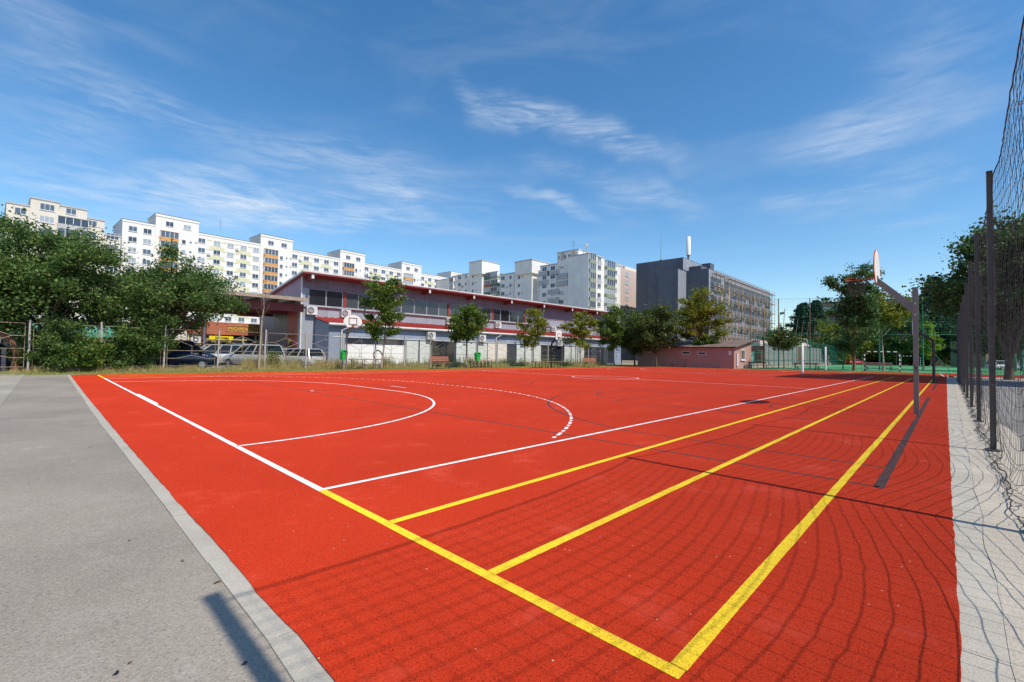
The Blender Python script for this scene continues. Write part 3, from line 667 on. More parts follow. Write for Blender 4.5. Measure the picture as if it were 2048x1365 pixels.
# -- beige block at the left
PB = (20, 141)
def pB(px, py): return onp(px, py, PB, 3.3)
t = thing('apartment_building', 'beige apartment block with a raised middle bay, leftmost in view', 'building', (20, 141, 0), rad(3.3), 'white apartment blocks')
mb = MB(); rf = MB(); it = []
segs = [(-60, 13, 430, .0), (13, 61, 406, -.4), (61, 119, 399, -1.0), (119, 175, 409, -.3), (175, 210, 432, 0), (210, 243, 464, .5)]
for (a, b, y, off) in segs:
    s0, _ = pB(a, y); s1, z = pB(b, y+ (b-a)*.0); z = pB((a+b)/2, y + (6 if a > 100 else 2))[1]
    mb.box(s0, s1-.01, off, 12, 0, z-.3); rf.box(s0-.1, s1+.08, off-.15, 12.1, z-.3, z)
for px, tops, off, me in ((41, (423, 448), -.42, WIN2), (94, (417, 443), -1.02, WIN3), (142, (424,), -.32, WIN2), (184, (447, 473), -.02, WIN2), (226, (473,), .48, WIN3), (4, (443,), -.02, WIN2)):
    for y in tops[:1]:
        s_, z = pB(px, y)
        for k in range(10): it.append((me, (s_, off, z-.7-FL*k), 0))
many(t, it)
s_, z = pB(142, 436); sa = pB(114, 436)[0]; sb = pB(176, 436)[0]
for k in range(3):
    bm_ = balcony_mesh('balcony', sb-sa, 1.3, 1.5, 4, 'wall_grey'); put('balcony', bm_, t, ((sa+sb)/2, -.31, z-1.9-FL*1.0*k))
mb.build('wall', 'wall_beige', t); rf.build('roof', 'wall_grey', t)

# -- staggered old white block in the middle distance
t = thing('apartment_building', 'staggered old white apartment block with stained walls and blank end panel', 'building', (108, 71, 0), 0, 'white apartment blocks')
mb = MB(); rf = MB(); it = []; bal = []
def pC(px, py, off): return onp(px, py, (108+off, 71), -90)
BG = balcony_mesh('balcony', 3.4, 1.3, 1.4, 4, 'green_panel'); BD = balcony_mesh('balcony', 3.6, 1.2, 1.4, 4, 'dkgreen_panel'); BR = balcony_mesh('balcony', 3.6, 1.2, 1.4, 4, 'redbrown_panel'); BY = balcony_mesh('balcony', 2.4, .9, 1.4, 3, 'wall_grey')
def segC(a, b, y, off, dep=13, mi=0):
    s0 = pC(a, 700, off)[0]; s1, z = pC(b, y, off)
    mb.box(off, off+dep, -s1, -s0, 0, z-.35, mi); rf.box(off-.12, off+dep, -s1-.1, -s0+.1, z-.35, z); return z
def colC(px, y0, off, me, n=10, dz=FL):
    s_, z = pC(px, y0, off)
    for k in range(n): it.append((me, (off, -s_, z-.65-dz*k), -PI/2))
segC(868, 902, 556, 6); segC(902, 937, 547, 2); z2 = segC(935, 964, 543, 0); segC(962, 1003, 547, 2.2); segC(999, 1028, 545, .6); segC(1027, 1064, 541, -.6); segC(1062, 1080, 541, 1.8); segC(1078, 1113, 527, 0); segC(1112, 1138, 524, .3); segC(1137, 1177.5, 506, -3, 2.6)
for (a, b, y0, y1, off, dep) in ((935, 964, 520, 544, -.9, 9), (1027, 1064, 518, 542, -1.5, 9), (1112, 1157, 498, 524, .1, 8)):       # roof pavilions
    s0 = pC(a, 700, off)[0]; s1, zt = pC(b, y0, off); zb = pC(b, y1, off)[1]
    mb.box(off, off+dep, -s1, -s0, zb-.6, zt-.3, 0); rf.box(off-.15, off+dep+.1, -s1-.15, -s0+.1, zt-.3, zt)
for px, y, off, me in ((907, 556, 2, WIN2), (919, 556, 2, WIN2), (932, 554, 2, WIN1), (946, 553, 0, WIN1), (952, 549, 0, WINS), (1006, 557, .6, WIN2), (1021, 555, .6, WIN1), (1038, 555, -.6, WIN1), (1045, 551, -.6, WINS), (1068, 549, 1.8, WIN1), (1089, 539, 0, WIN2), (1106, 537, 0, WIN2), (1123, 534, .3, WIN2)):
    colC(px, y, off, me)
for px in (1118, 1130, 1139, 1152):
    s_, z = pC(px, 514-(px-1118)*.15, .1); mb.box(.03, .099, -s_-2.1, -s_-.75, z-1.3, z+1.0, 2) if px in (1118, 1139) else None; it.append((WIN1, (.09, -s_, z-.9), -PI/2))
for k in range(6):                                      # balcony column in the recess, every one closed in differently
    s_, z = pC(980, 553, 2.2); bal.append(((BD, BR, BD, BG, BD, BR)[k], (2.19, -s_, z-.4-FL*k), -PI/2))
    s_, z = pC(993, 551, 2.2); bal.append(((BG, BD, BG, BD, BR, BG)[k], (2.19, -s_, z-.4-FL*k), -PI/2))
    if k < 4: s_, z = pC(906, 562, 2); bal.append((BY, (1.99, -s_, z-.3-FL*k), -PI/2))
for (px, y, n) in ((1087, 547, 1), (1106, 545, 1), (1087, 565, 1), (1106, 583, 1), (1123, 552, 2), (1106, 600, 1), (1123, 566, 1)):   # grey patched render
    s_, z = pC(px, y, 0); mb.box(-.05, .31, -s_-2.2, -s_+2.2, z-1.0, z+.6, 1)
# the front end of the block, facing the court
sC = pC(1177.5, 506, -3)[0]; P0 = (105, 71-sC)
def pF(px, py): return onp(px, py, P0, 0)
for (a, b, y0, dep, off, mi) in ((1177.3, 1207, 507, pC(1177.5, 506, -3)[0]-pC(1137, 506, -3)[0], 0, 0), (1207, 1243, 522, 16, .6, 0)):
    s0 = pF(a, 700)[0]; s1 = pF(b, 700)[0]; z = pF(a+6, y0+1)[1]
    if a < 1200: s0 = .0
    mb.box(s0+.01-3, s1-3, off-sC-.02, dep-sC, 0, z-.3, 0); rf.box(s0-3, s1+.1-3, off-.14-sC, dep-sC, z-.3, z)
s0, z = pF(1183, 519); s1 = pF(1190, 519)[0]
BG2 = balcony_mesh('balcony', 3.0, .5, 1.5, 3, 'green_panel')
for k in range(9): bal.append((BG2, (s0+.2-3, -.03-sC, z-.1-FL*k), 0))
s0, z = pF(1198.5, 520)
for k in range(9): it.append((WIN2, (s0-3, -.03-sC, z-.2-FL*k), 0)); mb.box(s0-4.3, s0-1.7, -.06-sC, -.022-sC, z-1.4-FL*k, z-.5-FL*k, 1) if k % 2 == 0 else None
s0, z = pF(1217, 532)
BG3 = balcony_mesh('balcony', 4.6, 1.6, 1.5, 4, 'green_panel')
for k in range(9): bal.append((BG3, (s0-3, .57-sC, z-.5-FL*k), 0))
s0, z = pF(1235.5, 530)
for k in range(9): it.append((WIN1, (s0-3, .56-sC, z-.2-FL*k), 0))
mb.build('wall', ['wall_old', 'wall_grey', 'wall_pink'], t); rf.build('roof', 'wall_grey', t); many(t, it); many(t, bal, 'balcony')
for k in range(14):
    px_ = ra.choice((914, 926, 1014, 1098, 1115)); o_ = {914: 2, 926: 2, 1014: .6, 1098: 0, 1115: .3}[px_]; s_, z = pC(px_, 556, o_); put('air_conditioner', ACB, t, (o_-.02, -s_, z-FL*ra.randrange(5)-.9), -PI/2)
for px, y0 in ((1147, 481), (1173, 484)):
    s_, z = pC(px, 500, 3); b_ = MB(); zz = pC(px, y0, 3)[1]; b_.tube([(3, -s_, z-2), (3, -s_, zz)], .05, 4)
    for q in range(3): b_.tube([(3-.1, -s_-.9+.2*q, zz-.6-.7*q), (3.1, -s_+.9-.2*q, zz-.6-.7*q)], .03, 4)
    b_.build('aerial', 'steel', t)
for px, py, off in ((1070, 526, 1.0), (1173, 492, 2.5)):
    s_, z = pC(px, py, off); d_ = MB(); n_ = 14
    d_.add([(off-.25, -s_, z)]+[(off-.05+.0*k, -s_+.75*math.cos(2*PI*k/n_), z+.75*math.sin(2*PI*k/n_)) for k in range(n_)]+[(off+.05, -s_, z)], [(0,1+k,1+(k+1)%n_) for k in range(n_)]+[(n_+1,1+(k+1)%n_,1+k) for k in range(n_)])
    d_.tube([(off+.05, -s_, z), (off+.3, -s_, z-1.2)], .06, 5); d_.build('satellite_dish', 'white', t)

# -- pinkish block between the white one and the grey offices
t = thing('apartment_building', 'pink-beige apartment block between the white block and the dark grey building', 'building', (131, 74, 0), 0, 'white apartment blocks')
def pP(px, py): return onp(px, py, (131, 74), 0)
zt = pP(1255, 540)[1]; s1 = pP(1275, 600)[0]; mb = MB(); mb.box(-6, s1+6, 0, 14, 0, zt); mb.box(-3, pP(1256, 530)[0], 2, 12, zt, pP(1252, 528)[1]); mb.box(pP(1256, 530)[0], s1+4, 1.2, 12, zt, pP(1252, 528)[1]-.4, 1)
mb.build('wall', ['wall_pink', 'wall_beige'], t); s_, z = pP(1254, 548)
many(t, [(WIN3, (s_, -.01, z-.9-FL*k), 0) for k in range(9)] + [(WIN1, (pP(1247+7*q, 537)[0], 1.99, zt+.6), 0) for q in range(2)])

# -- dark grey clad building with scaffolding
t = thing('office_building', 'dark grey clad office building, blank on its shaded side', 'building', (126, 43.8, 0), 0)
mb = MB(); it = []
def zD(px, py, P, az): return onp(px, py, P, az)[1]
z3 = zD(1417, 537, (126, 43.8), -90); xe = onp(1540, 585, (126, 43.8), 0)[0]
v2 = (120.6, 50.2); z2 = zD(1355, 537, v2, 0); vl2 = -onp(1316, 600, (120.6, 43.8), -90)[0]; v1p = (124, 43.8); z1 = zD(1365, 515, v1p, -90); vl1 = -onp(1272, 600, v1p, -90)[0]; vr1 = -onp(1366, 600, v1p, -90)[0]
lite = MB()
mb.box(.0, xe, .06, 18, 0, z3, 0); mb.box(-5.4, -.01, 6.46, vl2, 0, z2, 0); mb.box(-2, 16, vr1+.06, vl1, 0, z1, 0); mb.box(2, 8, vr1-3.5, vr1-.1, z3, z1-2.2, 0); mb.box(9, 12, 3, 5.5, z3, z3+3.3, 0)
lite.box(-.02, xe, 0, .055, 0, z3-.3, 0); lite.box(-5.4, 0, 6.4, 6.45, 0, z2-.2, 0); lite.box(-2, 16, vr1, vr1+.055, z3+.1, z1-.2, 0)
# strips of bare insulation and dark window bands on the sunlit front
wl = MB()
rr = random.Random(4)
nb_ = 6; fh = (z3-3.2)/nb_
for k in range(nb_):
    z = 1.2+fh*k; x = 1.0
    while x < xe-2:
        ln = rr.uniform(2.0, 4.6); g = window_mesh('window', ln, fh*.50, max(2, int(ln/1.2)), .08, False, 'glass_dark', 'clad_shaded'); it.append((g, (x+ln/2, -.01, z+.4), 0)); x += ln + rr.uniform(.5, 1.6)
        if rr.random() < .5: MB().box(x-1.0, x-.35, -.04, -.001, z-.4, z+fh*.9).build('insulation', 'wool', t)
mb.build('wall', 'clad_shaded', t); lite.build('front_cladding', 'clad_sunlit', t, label='grey cladding with sunlight put into its lighter tone'); many(t, it)
# scaffold
sx = thing('scaffolding', 'rusty tube scaffolding with plank decks along the grey office front', 'scaffolding', (126, 42.2, 0), 0)
rr = random.Random(9); nb2 = 20; lv = [z3*.135*i for i in range(1, 8)]
for i in range(nb2):
    x = 1.5+i*(xe+1.5)/nb2; top = z3*(.975 if i < 6 else .90)+rr.uniform(-.6, .3)
    if i > 17: top = z3*.97
    for y in (0, 1.15):
        MB().tube([(x, y, 0), (x+rr.uniform(-.05, .05), y, top)], .065, 5).build('upright', 'rust' if rr.random() < .7 else 'steel', sx)
    b_ = MB()
    for z in lv:
        b_.tube([(x, 0, z+.1), (x, 1.15, z+.1)], .05, 4)
        if i % 2 and i < nb2-1 and z < lv[-1]-.1: b_.tube([(x, 0, z), (x+(xe+1.5)/nb2, 0, z+z3*.13)], .045, 4)
    b_.build('brace', 'rust', sx)
for j, z in enumerate(lv):
    zz = z-.15
    for y in (-.02, 1.17): MB().tube([(1, y, zz), (xe+1.5, y, zz)], .05, 4).build('ledger', 'rust', sx); MB().tube([(1, y, zz+1.1), (xe+1.5, y, zz+1.1)], .045, 4).build('ledger', 'steel' if j % 2 else 'rust', sx)
    a = 1.2
    while a < xe:
        b_ = a+rr.uniform(5, 13); MB().box(a, min(b_, xe+1), .1, 1.0, z, z+.07).build('deck', 'bark_pale' if rr.random() < .6 else 'rust', sx); a = b_+rr.choice((0.1, 0.1, 3.5))
# mobile phone mast on its roof
ap = onp(1377, 474, (133, 47.5), -44); an0 = onp(1377, 511, (133, 47.5), -44)
c_ = Vector((133, 47.5, 0)) + Vector((math.cos(rad(-44)), math.sin(rad(-44)), 0))*ap[0]
t = thing('antenna_mast', 'white cylindrical phone mast standing on the dark grey roof', 'antenna', (c_.x, c_.y, z3), 0)
MB().tube([(0,0,an0[1]-z3), (0,0,ap[1]-z3-.1), (0,0,ap[1]-z3)], [.62, .62, .5], 14).build('radome', 'white', t)
b_ = MB().tube([(0,0,0), (0,0,an0[1]-z3)], .17, 8)
for q in range(3): b_.tube([(-1, .5, 1.2+1.3*q), (0, 0, 1.2+1.3*q)], .06, 5)
b_.tube([(-1, .5, 0), (-1, .5, 4.4)], .07, 5); b_.tube([(-.2, 0, an0[1]-z3-1.3), (0, 0, an0[1]-z3)], [.17, .4], 8); b_.build('pole', 'steel_dark', t)
q = onp(1322, 470, (126, 55), -44); c_ = Vector((126, 55, 0)) + Vector((math.cos(rad(-44)), math.sin(rad(-44)), 0))*q[0]
mb = MB(); mb.tube([(0,0,0), (0,0,q[1]-z1)], [.07, .03], 5); mb.box(-.3, .3, -.3, .3, 0, .15); tag(mb.build('lightning_rod', 'steel', None, (c_.x, c_.y, z1)), 'thin tall rod on the roof of the dark grey building', 'rod')

# -- sports hall
HP = (13.9, 37.0); HAZ = -1.8
def pH(px, py, off=0):
    a = rad(HAZ); return onp(px, py, (HP[0]+off*math.sin(a), HP[1]-off*math.cos(a)), HAZ)
t = thing('sports_hall', 'long grey sports hall with mauve upper wall, window band and sloping roof', 'building', (HP[0], HP[1], 0), rad(HAZ))
L_ = 47.0; ze = 7.95; zb = 5.4; dpt = 20.
mb = MB()
mb.prism([(0, 0), (0, 6.98), (12.0, 5.07), (12.0, 0)], 'x', .05, L_-.05, 0); mb.prism([(12.01, 0), (12.01, 5.0), (dpt, zb-1.6), (dpt, 0)], 'x', 7.0, L_-.05, 0)
mb.build('wall', 'panel_lite', t)
# upper wall and end wall claddings, proud of the core
up = MB(); up.box(.0, L_, -.05, -.003, 6.80, 7.9, 0); up.box(32.0, L_, -.05, -.003, 6.0, 6.797, 0); up.build('upper_wall', 'panel_purple', t, label='mauve upper wall')
lw = MB(); lw.box(.0, L_, -.04, -.003, 0, 5.28, 0); lw.box(0, .60, -.04, -.003, 5.283, 6.797, 0); lw.box(31.56, L_, -.04, -.003, 5.283, 5.997); lw.box(31.56, 31.997, -.04, -.003, 5.997, 6.797); lw.build('front_cladding', 'panel_lite', t)
ew = MB(); ew.prism([(-.05, 5.6), (-.05, 7.9), (12.6, 6.3), (dpt, 5.6)], 'x', -.03, .045); ew.build('end_wall', 'panel_purple_y', t, label='mauve end wall')
e2 = MB(); e2.box(-.03, .045, -.05, .6, 0, 5.597); e2.build('end_wall', 'panel_blue_y', t, label='blue-grey end wall corner')
e3 = MB(); e3.box(-.03, .045, .603, 3.4, 0, 5.597); e3.build('end_wall', 'panel_red_y', t, label='red end wall strip')
e4 = MB(); e4.box(-.03, .045, 3.403, 12.05, 0, 5.0); e4.box(.046, 7, 12.005, 12.05, 0, 5.0); e4.build('end_wall', 'panel_dark_y', t, label='dark end wall under the canopy')
MB().box(-.06, .06, -.12, -.045, 0, 8.0).build('corner_trim', 'gutter', t)
d_ = MB(); d_.box(-.05, -.031, 1.9, 3.0, 0, 2.3, 0); d_.box(-.06, -.051, 2.05, 2.4, .3, 2.1, 1); dd = d_.build('door', ['car_darkblue', 'glass_dark'], t)
MB().box(-.7, -.03, 1.7, 3.3, 2.6, 2.68).build('door_canopy', 'panel_lite', t)
ro = MB(); ro.hexa([(-.35,-1.35,8.0),(L_+.4,-1.35,8.0),(L_+.4,dpt+.3,5.95-.6),(-.35,dpt+.3,5.95-.6)], [(-.35,-1.35,8.14),(L_+.4,-1.35,8.14),(L_+.4,dpt+.3,6.1-.6),(-.35,dpt+.3,6.1-.6)]); rfo = ro.build('roof', 'gutter', t)
so_ = MB(); so_.hexa([(-.3,-1.30,7.90),(L_+.35,-1.30,7.90),(L_+.35,dpt,5.85-.6),(-.3,dpt,5.85-.6)], [(-.3,-1.30,7.997),(L_+.35,-1.30,7.997),(L_+.35,dpt,5.945-.6),(-.3,dpt,5.945-.6)]); so_.build('soffit', 'red_beam', rfo)
MB().box(-.33, L_+.38, -1.38, -1.352, 7.88, 8.02).build('fascia', 'red_steel', rfo)
for i in range(8):
    x = .48+6.02*i; b_ = MB(); b_.hexa([(x-.12,-1.28,7.45),(x+.12,-1.28,7.45),(x+.12,.0,7.40),(x-.12,.0,7.40)], [(x-.12,-1.28,7.885),(x+.12,-1.28,7.885),(x+.12,.0,7.85),(x-.12,.0,7.85)]); b_.build('beam', 'red_beam', t)
    MB().box(x-.11, x+.11, -1.32, -1.282, 7.5, 7.86).build('beam_cap', 'gutter', t)
HW = window_mesh('window', 1.545, 1.50, 1, .055, False, 'glass_dark', 'panel_lite')
for i in range(20): put('window', HW, t, (.62+1.547*(i+.5), -.0, 5.29))
b_ = MB(); b_.box(.58, 31.6, -.12, -.052, 6.80, 6.90); b_.build('window_lintel', 'panel_purple', t); b_ = MB(); b_.box(.5, 31.7, -.15, -.042, 5.20, 5.285); b_.build('window_sill', 'wall_grey', t)
for x in (3.9, 15.9, 22.5, 28.2):
    MB().box(x-.16, x+.16, -.10, -.055, 5.29, 6.79).build('column', 'red_beam', t)
MB().box(.1, L_-.2, -.16, -.045, 5.08, 5.12).build('conduit', 'red_steel', t)
# low front annexe with a red sheet roof
ax0, ax1, ay = 1.25, 46.2, -3.2
an = MB(); an.prism([(ay, 0), (ay, 3.55), (-.06, 4.18), (-.06, 0)], 'x', ax0, ax1); an.build('annexe_wall', 'panel_blue', t)
MB().prism([(ay+.02, 0), (ay+.02, 3.5), (-.06, 4.14), (-.06, 0)], 'x', ax0-.03, ax0-.003).build('annexe_end', 'panel_blue_y', t)
r_ = MB(); n_ = 150
for i in range(n_):                                    # sheet roof with ribs
    x0 = ax0-.15+(ax1-ax0+.3)*i/n_; x1 = ax0-.15+(ax1-ax0+.3)*(i+1)/n_; h_ = .05 if i % 2 else 0
    r_.hexa([(x0,ay-.3,3.56),(x1,ay-.3,3.56),(x1,-.055,4.24),(x0,-.055,4.24)], [(x0,ay-.3,3.62+h_),(x1,ay-.3,3.62+h_),(x1,-.055,4.29+h_),(x0,-.055,4.29+h_)])
ar = r_.build('annexe_roof', 'red_tile', t)
g_ = MB(); g_.tube([(ax0-.2, ay-.38, 3.52), (ax1+.2, ay-.38, 3.50)], .11, 8); g_.box(ax0-.15, ax1+.1, ay-.30, ay-.24, 3.38, 3.56); g_.build('gutter', 'gutter', t)
for x in (2.3, 20.2, 40.6):
    MB().tube([(x+.5, ay-.38, 3.5), (x+.45, ay-.36, 3.3), (x, ay-.12, 3.05), (x, ay-.12, .1)], .07, 8).build('downpipe', 'gutter', t)
MB().box(ax0+.3, ax1-1, ay-.035, ay-.003, 2.44, 2.52).build('lintel', 'gutter', t)
rr = random.Random(2); x = ax0+1.4; i = 0
AW = [window_mesh('window', 1.44, .50, 1, .05, False, 'glass_dark', 'car_darkblue'), window_mesh('window', 1.44, 2.3, 1, .05, False, 'glass_dark', 'car_darkblue'), window_mesh('window', 1.44, 2.3, 1, .05, False, 'curtain', 'car_darkblue')]
while x < ax1-3:
    if x < 7.2: put('window', AW[0], t, (x+.74, ay-.01, 1.90)); MB().box(x, x+1.46, ay-.05, ay-.003, .12, 1.88).build('white_panel', 'wall_white', t)
    elif 18.0 < x < 20.8: MB().box(x, x+1.46, ay-.05, ay-.003, .3, 2.36).build('beige_panel', 'wall_beige', t)
    else: put('window', AW[1 if rr.random() < .55 else 2], t, (x+.74, ay-.01, .12))
    x += 1.49; i += 1
rg_ = MB(); rg_.tube([(5.7+.42*math.cos(2*PI*k/20), ay-.055, .95+.42*math.sin(2*PI*k/20)) for k in range(17)], .05, 5); rg_.build('graffiti_ring', 'black', t)
MB().box(ax0-.034, ax0-.031, ay+.9, ay+1.7, 2.55, 3.05).build('pale_patch', 'panel_lite', t)
# air conditioners on its walls
def ac_unit(px, py, off, first):
    s_, z = pH(px, py, off)
    a = rad(HAZ); lx = HP[0]+s_*math.cos(a)+(off+.05)*math.sin(a); ly = HP[1]+s_*math.sin(a)-(off+.05)*math.cos(a)
    lab = first
    o = thing('air_conditioner', lab, 'air conditioner', (lx, ly, z-.36), a, 'air conditioners on the sports hall')
    MB().box(-.45, .45, -.36, -.03, 0, .72).build('casing', 'gutter', o)
    f_ = MB(); f_.tube([(-.12+.27*math.cos(2*PI*k/16), -.37, .36+.27*math.sin(2*PI*k/16)) for k in range(17)], .025, 4)
    for r_ in (.08, .16, .22): f_.tube([(-.12+r_*math.cos(2*PI*k/12), -.372, .36+r_*math.sin(2*PI*k/12)) for k in range(13)], .012, 4)
    f_.build('fan_grille', 'steel_dark', o)
    MB().add([(-.12, -.363, .36)]+[(-.12+.25*math.cos(2*PI*k/16), -.363, .36+.25*math.sin(2*PI*k/16)) for k in range(16)], [(0,1+k,1+(k+1)%16) for k in range(16)]).build('fan', 'wall_grey', o)
    for q in (-.3, .3): MB().bar((q, -.34, -.03), (q, -.02, -.03), .04, .05).build('bracket', 'steel', o)
for px, py, off, lab in ((621, 622, 0.04, 'white air conditioner on the hall wall nearest its left corner'), (689, 628, .04, 'white air conditioner on the hall wall above the left hoop'),
        (897, 643, .04, 'white air conditioner above the red roof, beside the middle young tree'), (993, 651, .04, 'white air conditioner above the red roof, right of the round-crowned tree'), (1064, 657, .04, 'white air conditioner above the red roof behind the thin yellowing tree'), (1104, 659, .04, 'white air conditioner above the red roof by the right hoop'),
        (859, 672, 3.2, 'white air conditioner under the gutter above the wooden park bench'), (961, 677, 3.2, 'white air conditioner under the gutter behind the round-crowned tree'), (1045, 682, 3.2, 'white air conditioner under the gutter by the thin yellowing tree'), (1116, 687, 3.2, 'white air conditioner under the gutter beside the right hoop')):
    ac_unit(px, py, off, lab)

# -- red steel canopy left of the hall
t = thing('canopy', 'dark red steel canopy joined to the left end of the hall', 'canopy', (13.85, 36, 0), rad(-1.8))
rf = MB(); rf.box(-11.0, -.05, -.6, 8.6, 5.50, 5.62); ro = rf.build('roof', 'wall_grey', t)
MB().box(-11.05, -.05, -.72, -.602, 5.42, 5.70).build('fascia', 'rust', ro)
for k in range(8): MB().box(-.9-1.35*k-.07, -.9-1.35*k+.07, -.5, 8.4, 5.22, 5.497).build('rafter', 'steel_dark', t)
for y, m_ in ((.1, 'red_steel'), (4.2, 'red_steel'), (8.2, 'red_steel')):
    MB().box(-10.8, -.1, y-.12, y+.12, 4.55, 5.217).build('beam', m_, t)
    MB().box(-10.9, -10.5, y-.2, y+.2, 0, 4.547).build('column', 'red_beam' if y < 1 else 'red_steel', t)
MB().hexa([(-13.5,-.1,3.6),(-10.91,-.1,4.5),(-10.91,.1,4.5),(-13.5,.1,3.6)], [(-13.5,-.1,4.2),(-10.91,-.1,5.2),(-10.91,.1,5.2),(-13.5,.1,4.2)]).build('sloping_beam', 'wall_pink', t)
p_ = pv(406, 39.5); t = thing('striped_column', 'orange and white painted steel column beside the parked cars', 'column', (p_.x, p_.y, 0), 0)
MB().box(-.17, -.06, -.1, .1, 0, 4.0).build('orange_side', 'orange', t); MB().box(-.055, .09, -.12, .1, .35, 4.0).build('white_face', 'white', t); MB().box(.095, .17, -.1, .1, 0, 4.0).build('orange_side', 'orange', t); MB().box(-.3, .3, -.3, .3, -.09, .04).build('base', 'concrete', t)

# -- shop with brown fascia and its signs
t = thing('shop', 'low shop with brown fascia and wood framed windows under the canopy', 'shop', (5, 52, 0), 0)
def pS(px, py): return onp(px, py, (5, 52), 0)
f0 = pS(375, 643); f1 = pS(552, 651)
MB().box(f0[0], f1[0]+6, .0, 8, -.1, 2.80).build('wall', 'glass_dark', t); MB().box(f0[0]-.02, f1[0]+6, -.25, 8, 2.81, 4.12).build('fascia', 'shop_brown', t)
MB().box(f0[0]-6, f0[0]-.03, -.1, 6, -.1, 3.9).build('side_wall', 'wall_beige', t)
x = f0[0]+.05
while x < f1[0]+1: MB().box(x, x+.12, -.08, -.002, -.1, 2.80).build('mullion', 'bark_pale' if False else 'shop_brown' if False else 'wool', t); x += 1.25
for z in (1.65, 2.25): MB().box(f0[0], f1[0]+4, -.06, -.003, z, z+.11).build('transom', 'wool', t)
xs = (pS(456, 654)[0]+pS(514, 660)[0])/2
sg = thing('shop_sign', 'gold lettered sign reading MONACO on the brown fascia', 'sign', (5+xs, 51.73, 3.42), 0)
text('letters', 'M·O·N·A·C·O', .46, sg, (0, -.01, .05), (PI/2, 0, 0), 'gold', .02, 2.9); text('small_letters', 'CLUB', .19, sg, (0, -.01, -.27), (PI/2, 0, 0), 'gold', .015)
for z in (.36, -.17):
    for q in (-1, 1): MB().box(q*.9-.65, q*.9+.65, -.03, -.005, z, z+.045).build('rule', 'gold', sg)
c_ = MB()
for k in range(9): a = (k-4)*.17; c_.tube([(a, -.02, .46-abs(a)*.18), (a+.06, -.02, .53-abs(a)*.15)], .04, 5)
c_.build('scroll', 'gold', sg)
s0 = pS(416, 680); s1 = pS(464, 680)
sg = thing('betting_sign', 'yellow shop sign reading TITI CASH PARIURI SPORTIVE', 'sign', (5+(s0[0]+s1[0])/2, 51.55, 2.44), 0)
w_ = s1[0]-s0[0]; n_ = 12; b_ = MB()
for k in range(n_):
    a0 = -1+2*k/n_; a1 = -1+2*(k+1)/n_; y = lambda q: -.28*(1-q*q)
    b_.hexa([(a0*w_/2, y(a0), -.2), (a1*w_/2, y(a1), -.2), (a1*w_/2, .1, -.2), (a0*w_/2, .1, -.2)], [(a0*w_/2, y(a0), .2), (a1*w_/2, y(a1), .2), (a1*w_/2, .1, .2), (a0*w_/2, .1, .2)])
b_.build('board', 'sign_yellow', sg); text('letters', 'TITI CASH', .24, sg, (0, -.30, .0), (PI/2, 0, 0), 'black', .01, 1.25)
MB().box(-w_*.42, w_*.42, -.02, .05, -.5, -.22).build('lower_board', 'black', sg); text('lower_letters', 'PARIURI SPORTIVE', .25, sg, (0, -.035, -.36), (PI/2, 0, 0), 'sign_yellow', .01, w_*.8)
s_, z = pS(390, 680); o = thing('air_conditioner', 'white air conditioner hung among the shop windows', 'air conditioner', (5+s_, 51.9, z-.3), 0)
MB().box(-.42, .42, -.3, -.01, 0, .64).build('casing', 'gutter', o); MB().tube([(.2*math.cos(2*PI*k/16), -.31, .32+.2*math.sin(2*PI*k/16)) for k in range(17)], .05, 5).build('fan_grille', 'black', o)

# -- shop row with a green awning roof, left, behind the trees
t = thing('shop', 'low shop row with green awning and pale columns behind the left trees', 'shop', (-9, 46, 0), 0)
MB().box(-26, 11.6, 1.5, 9, -.1, 3.3).build('wall', 'glass_dark', t)
MB().hexa([(-26.3,-.6,2.05),(12.0,-.6,2.05),(12.0,2,3.35),(-26.3,2,3.35)], [(-26.3,-.6,2.13),(12.0,-.6,2.13),(12.0,2,3.45),(-26.3,2,3.45)]).build('awning', 'awning', t)
MB().box(-26, 11.9, 1.6, 9, 3.46, 3.9).build('parapet', 'wall_white', t)
for k in range(12): MB().box(-24+3.2*k, -23.7+3.2*k, .2, .5, -.1, 2.2).build('column', 'wall_white', t)
MB().box(-26, 11.6, 1.42, 1.498, 1.75, 1.9).build('transom', 'wall_white', t)

# -- low pink house at the right
pc = (50.6, 12.9); paz = -91
t = thing('pink_house', 'low pink house with weathered brown roof beside the court', 'house', (pc[0], pc[1], 0), rad(paz))
def pK(px, py): return onp(px, py, pc, paz)
xl = pK(1275, 735)[0]; zw = pK(1467, 694)[1]; zr = pK(1490, 678)[1]; dw = 5.6
g = MB(); g.prism([(0,-.1),(dw,-.1),(dw,zr-.08),(0,zw)], 'x', xl, 0); g.build('wall', 'pink', t)
r_ = MB(); n_ = 54; X0 = xl-.25; X1 = .40; rk = random.Random(8); sl_ = (zr-zw)/dw
for i in range(n_):
    x0 = X0+(X1-X0)*i/n_; x1 = X0+(X1-X0)*(i+1)/n_; h_ = rk.uniform(0, .03); e_ = -.45+rk.uniform(-.06, .05)
    r_.hexa([(x0,e_,zw+sl_*e_),(x1,e_,zw+sl_*e_),(x1,dw+.25,zr+sl_*.25),(x0,dw+.25,zr+sl_*.25)], [(x0,e_,zw+sl_*e_+.06+h_),(x1,e_,zw+sl_*e_+.06+h_),(x1,dw+.25,zr+sl_*.25+.06+h_),(x0,dw+.25,zr+sl_*.25+.06+h_)])
r_.build('roof', 'tile_brown', t)
MB().box(X0, X1-.3, -.16, -.01, zw-.12, zw-.02).build('eaves_board', 'wood_dark', t)
for px, py, w_, h_ in ((1372, 706, .95, .36), (1404, 707, .95, .36), (1300, 703, .34, .42)):
    s_, z = pK(px, py); f_ = put('window', window_mesh('window', w_, h_, 1, .07, False, 'glass_dark'), t, (s_, -.005, z-h_/2))
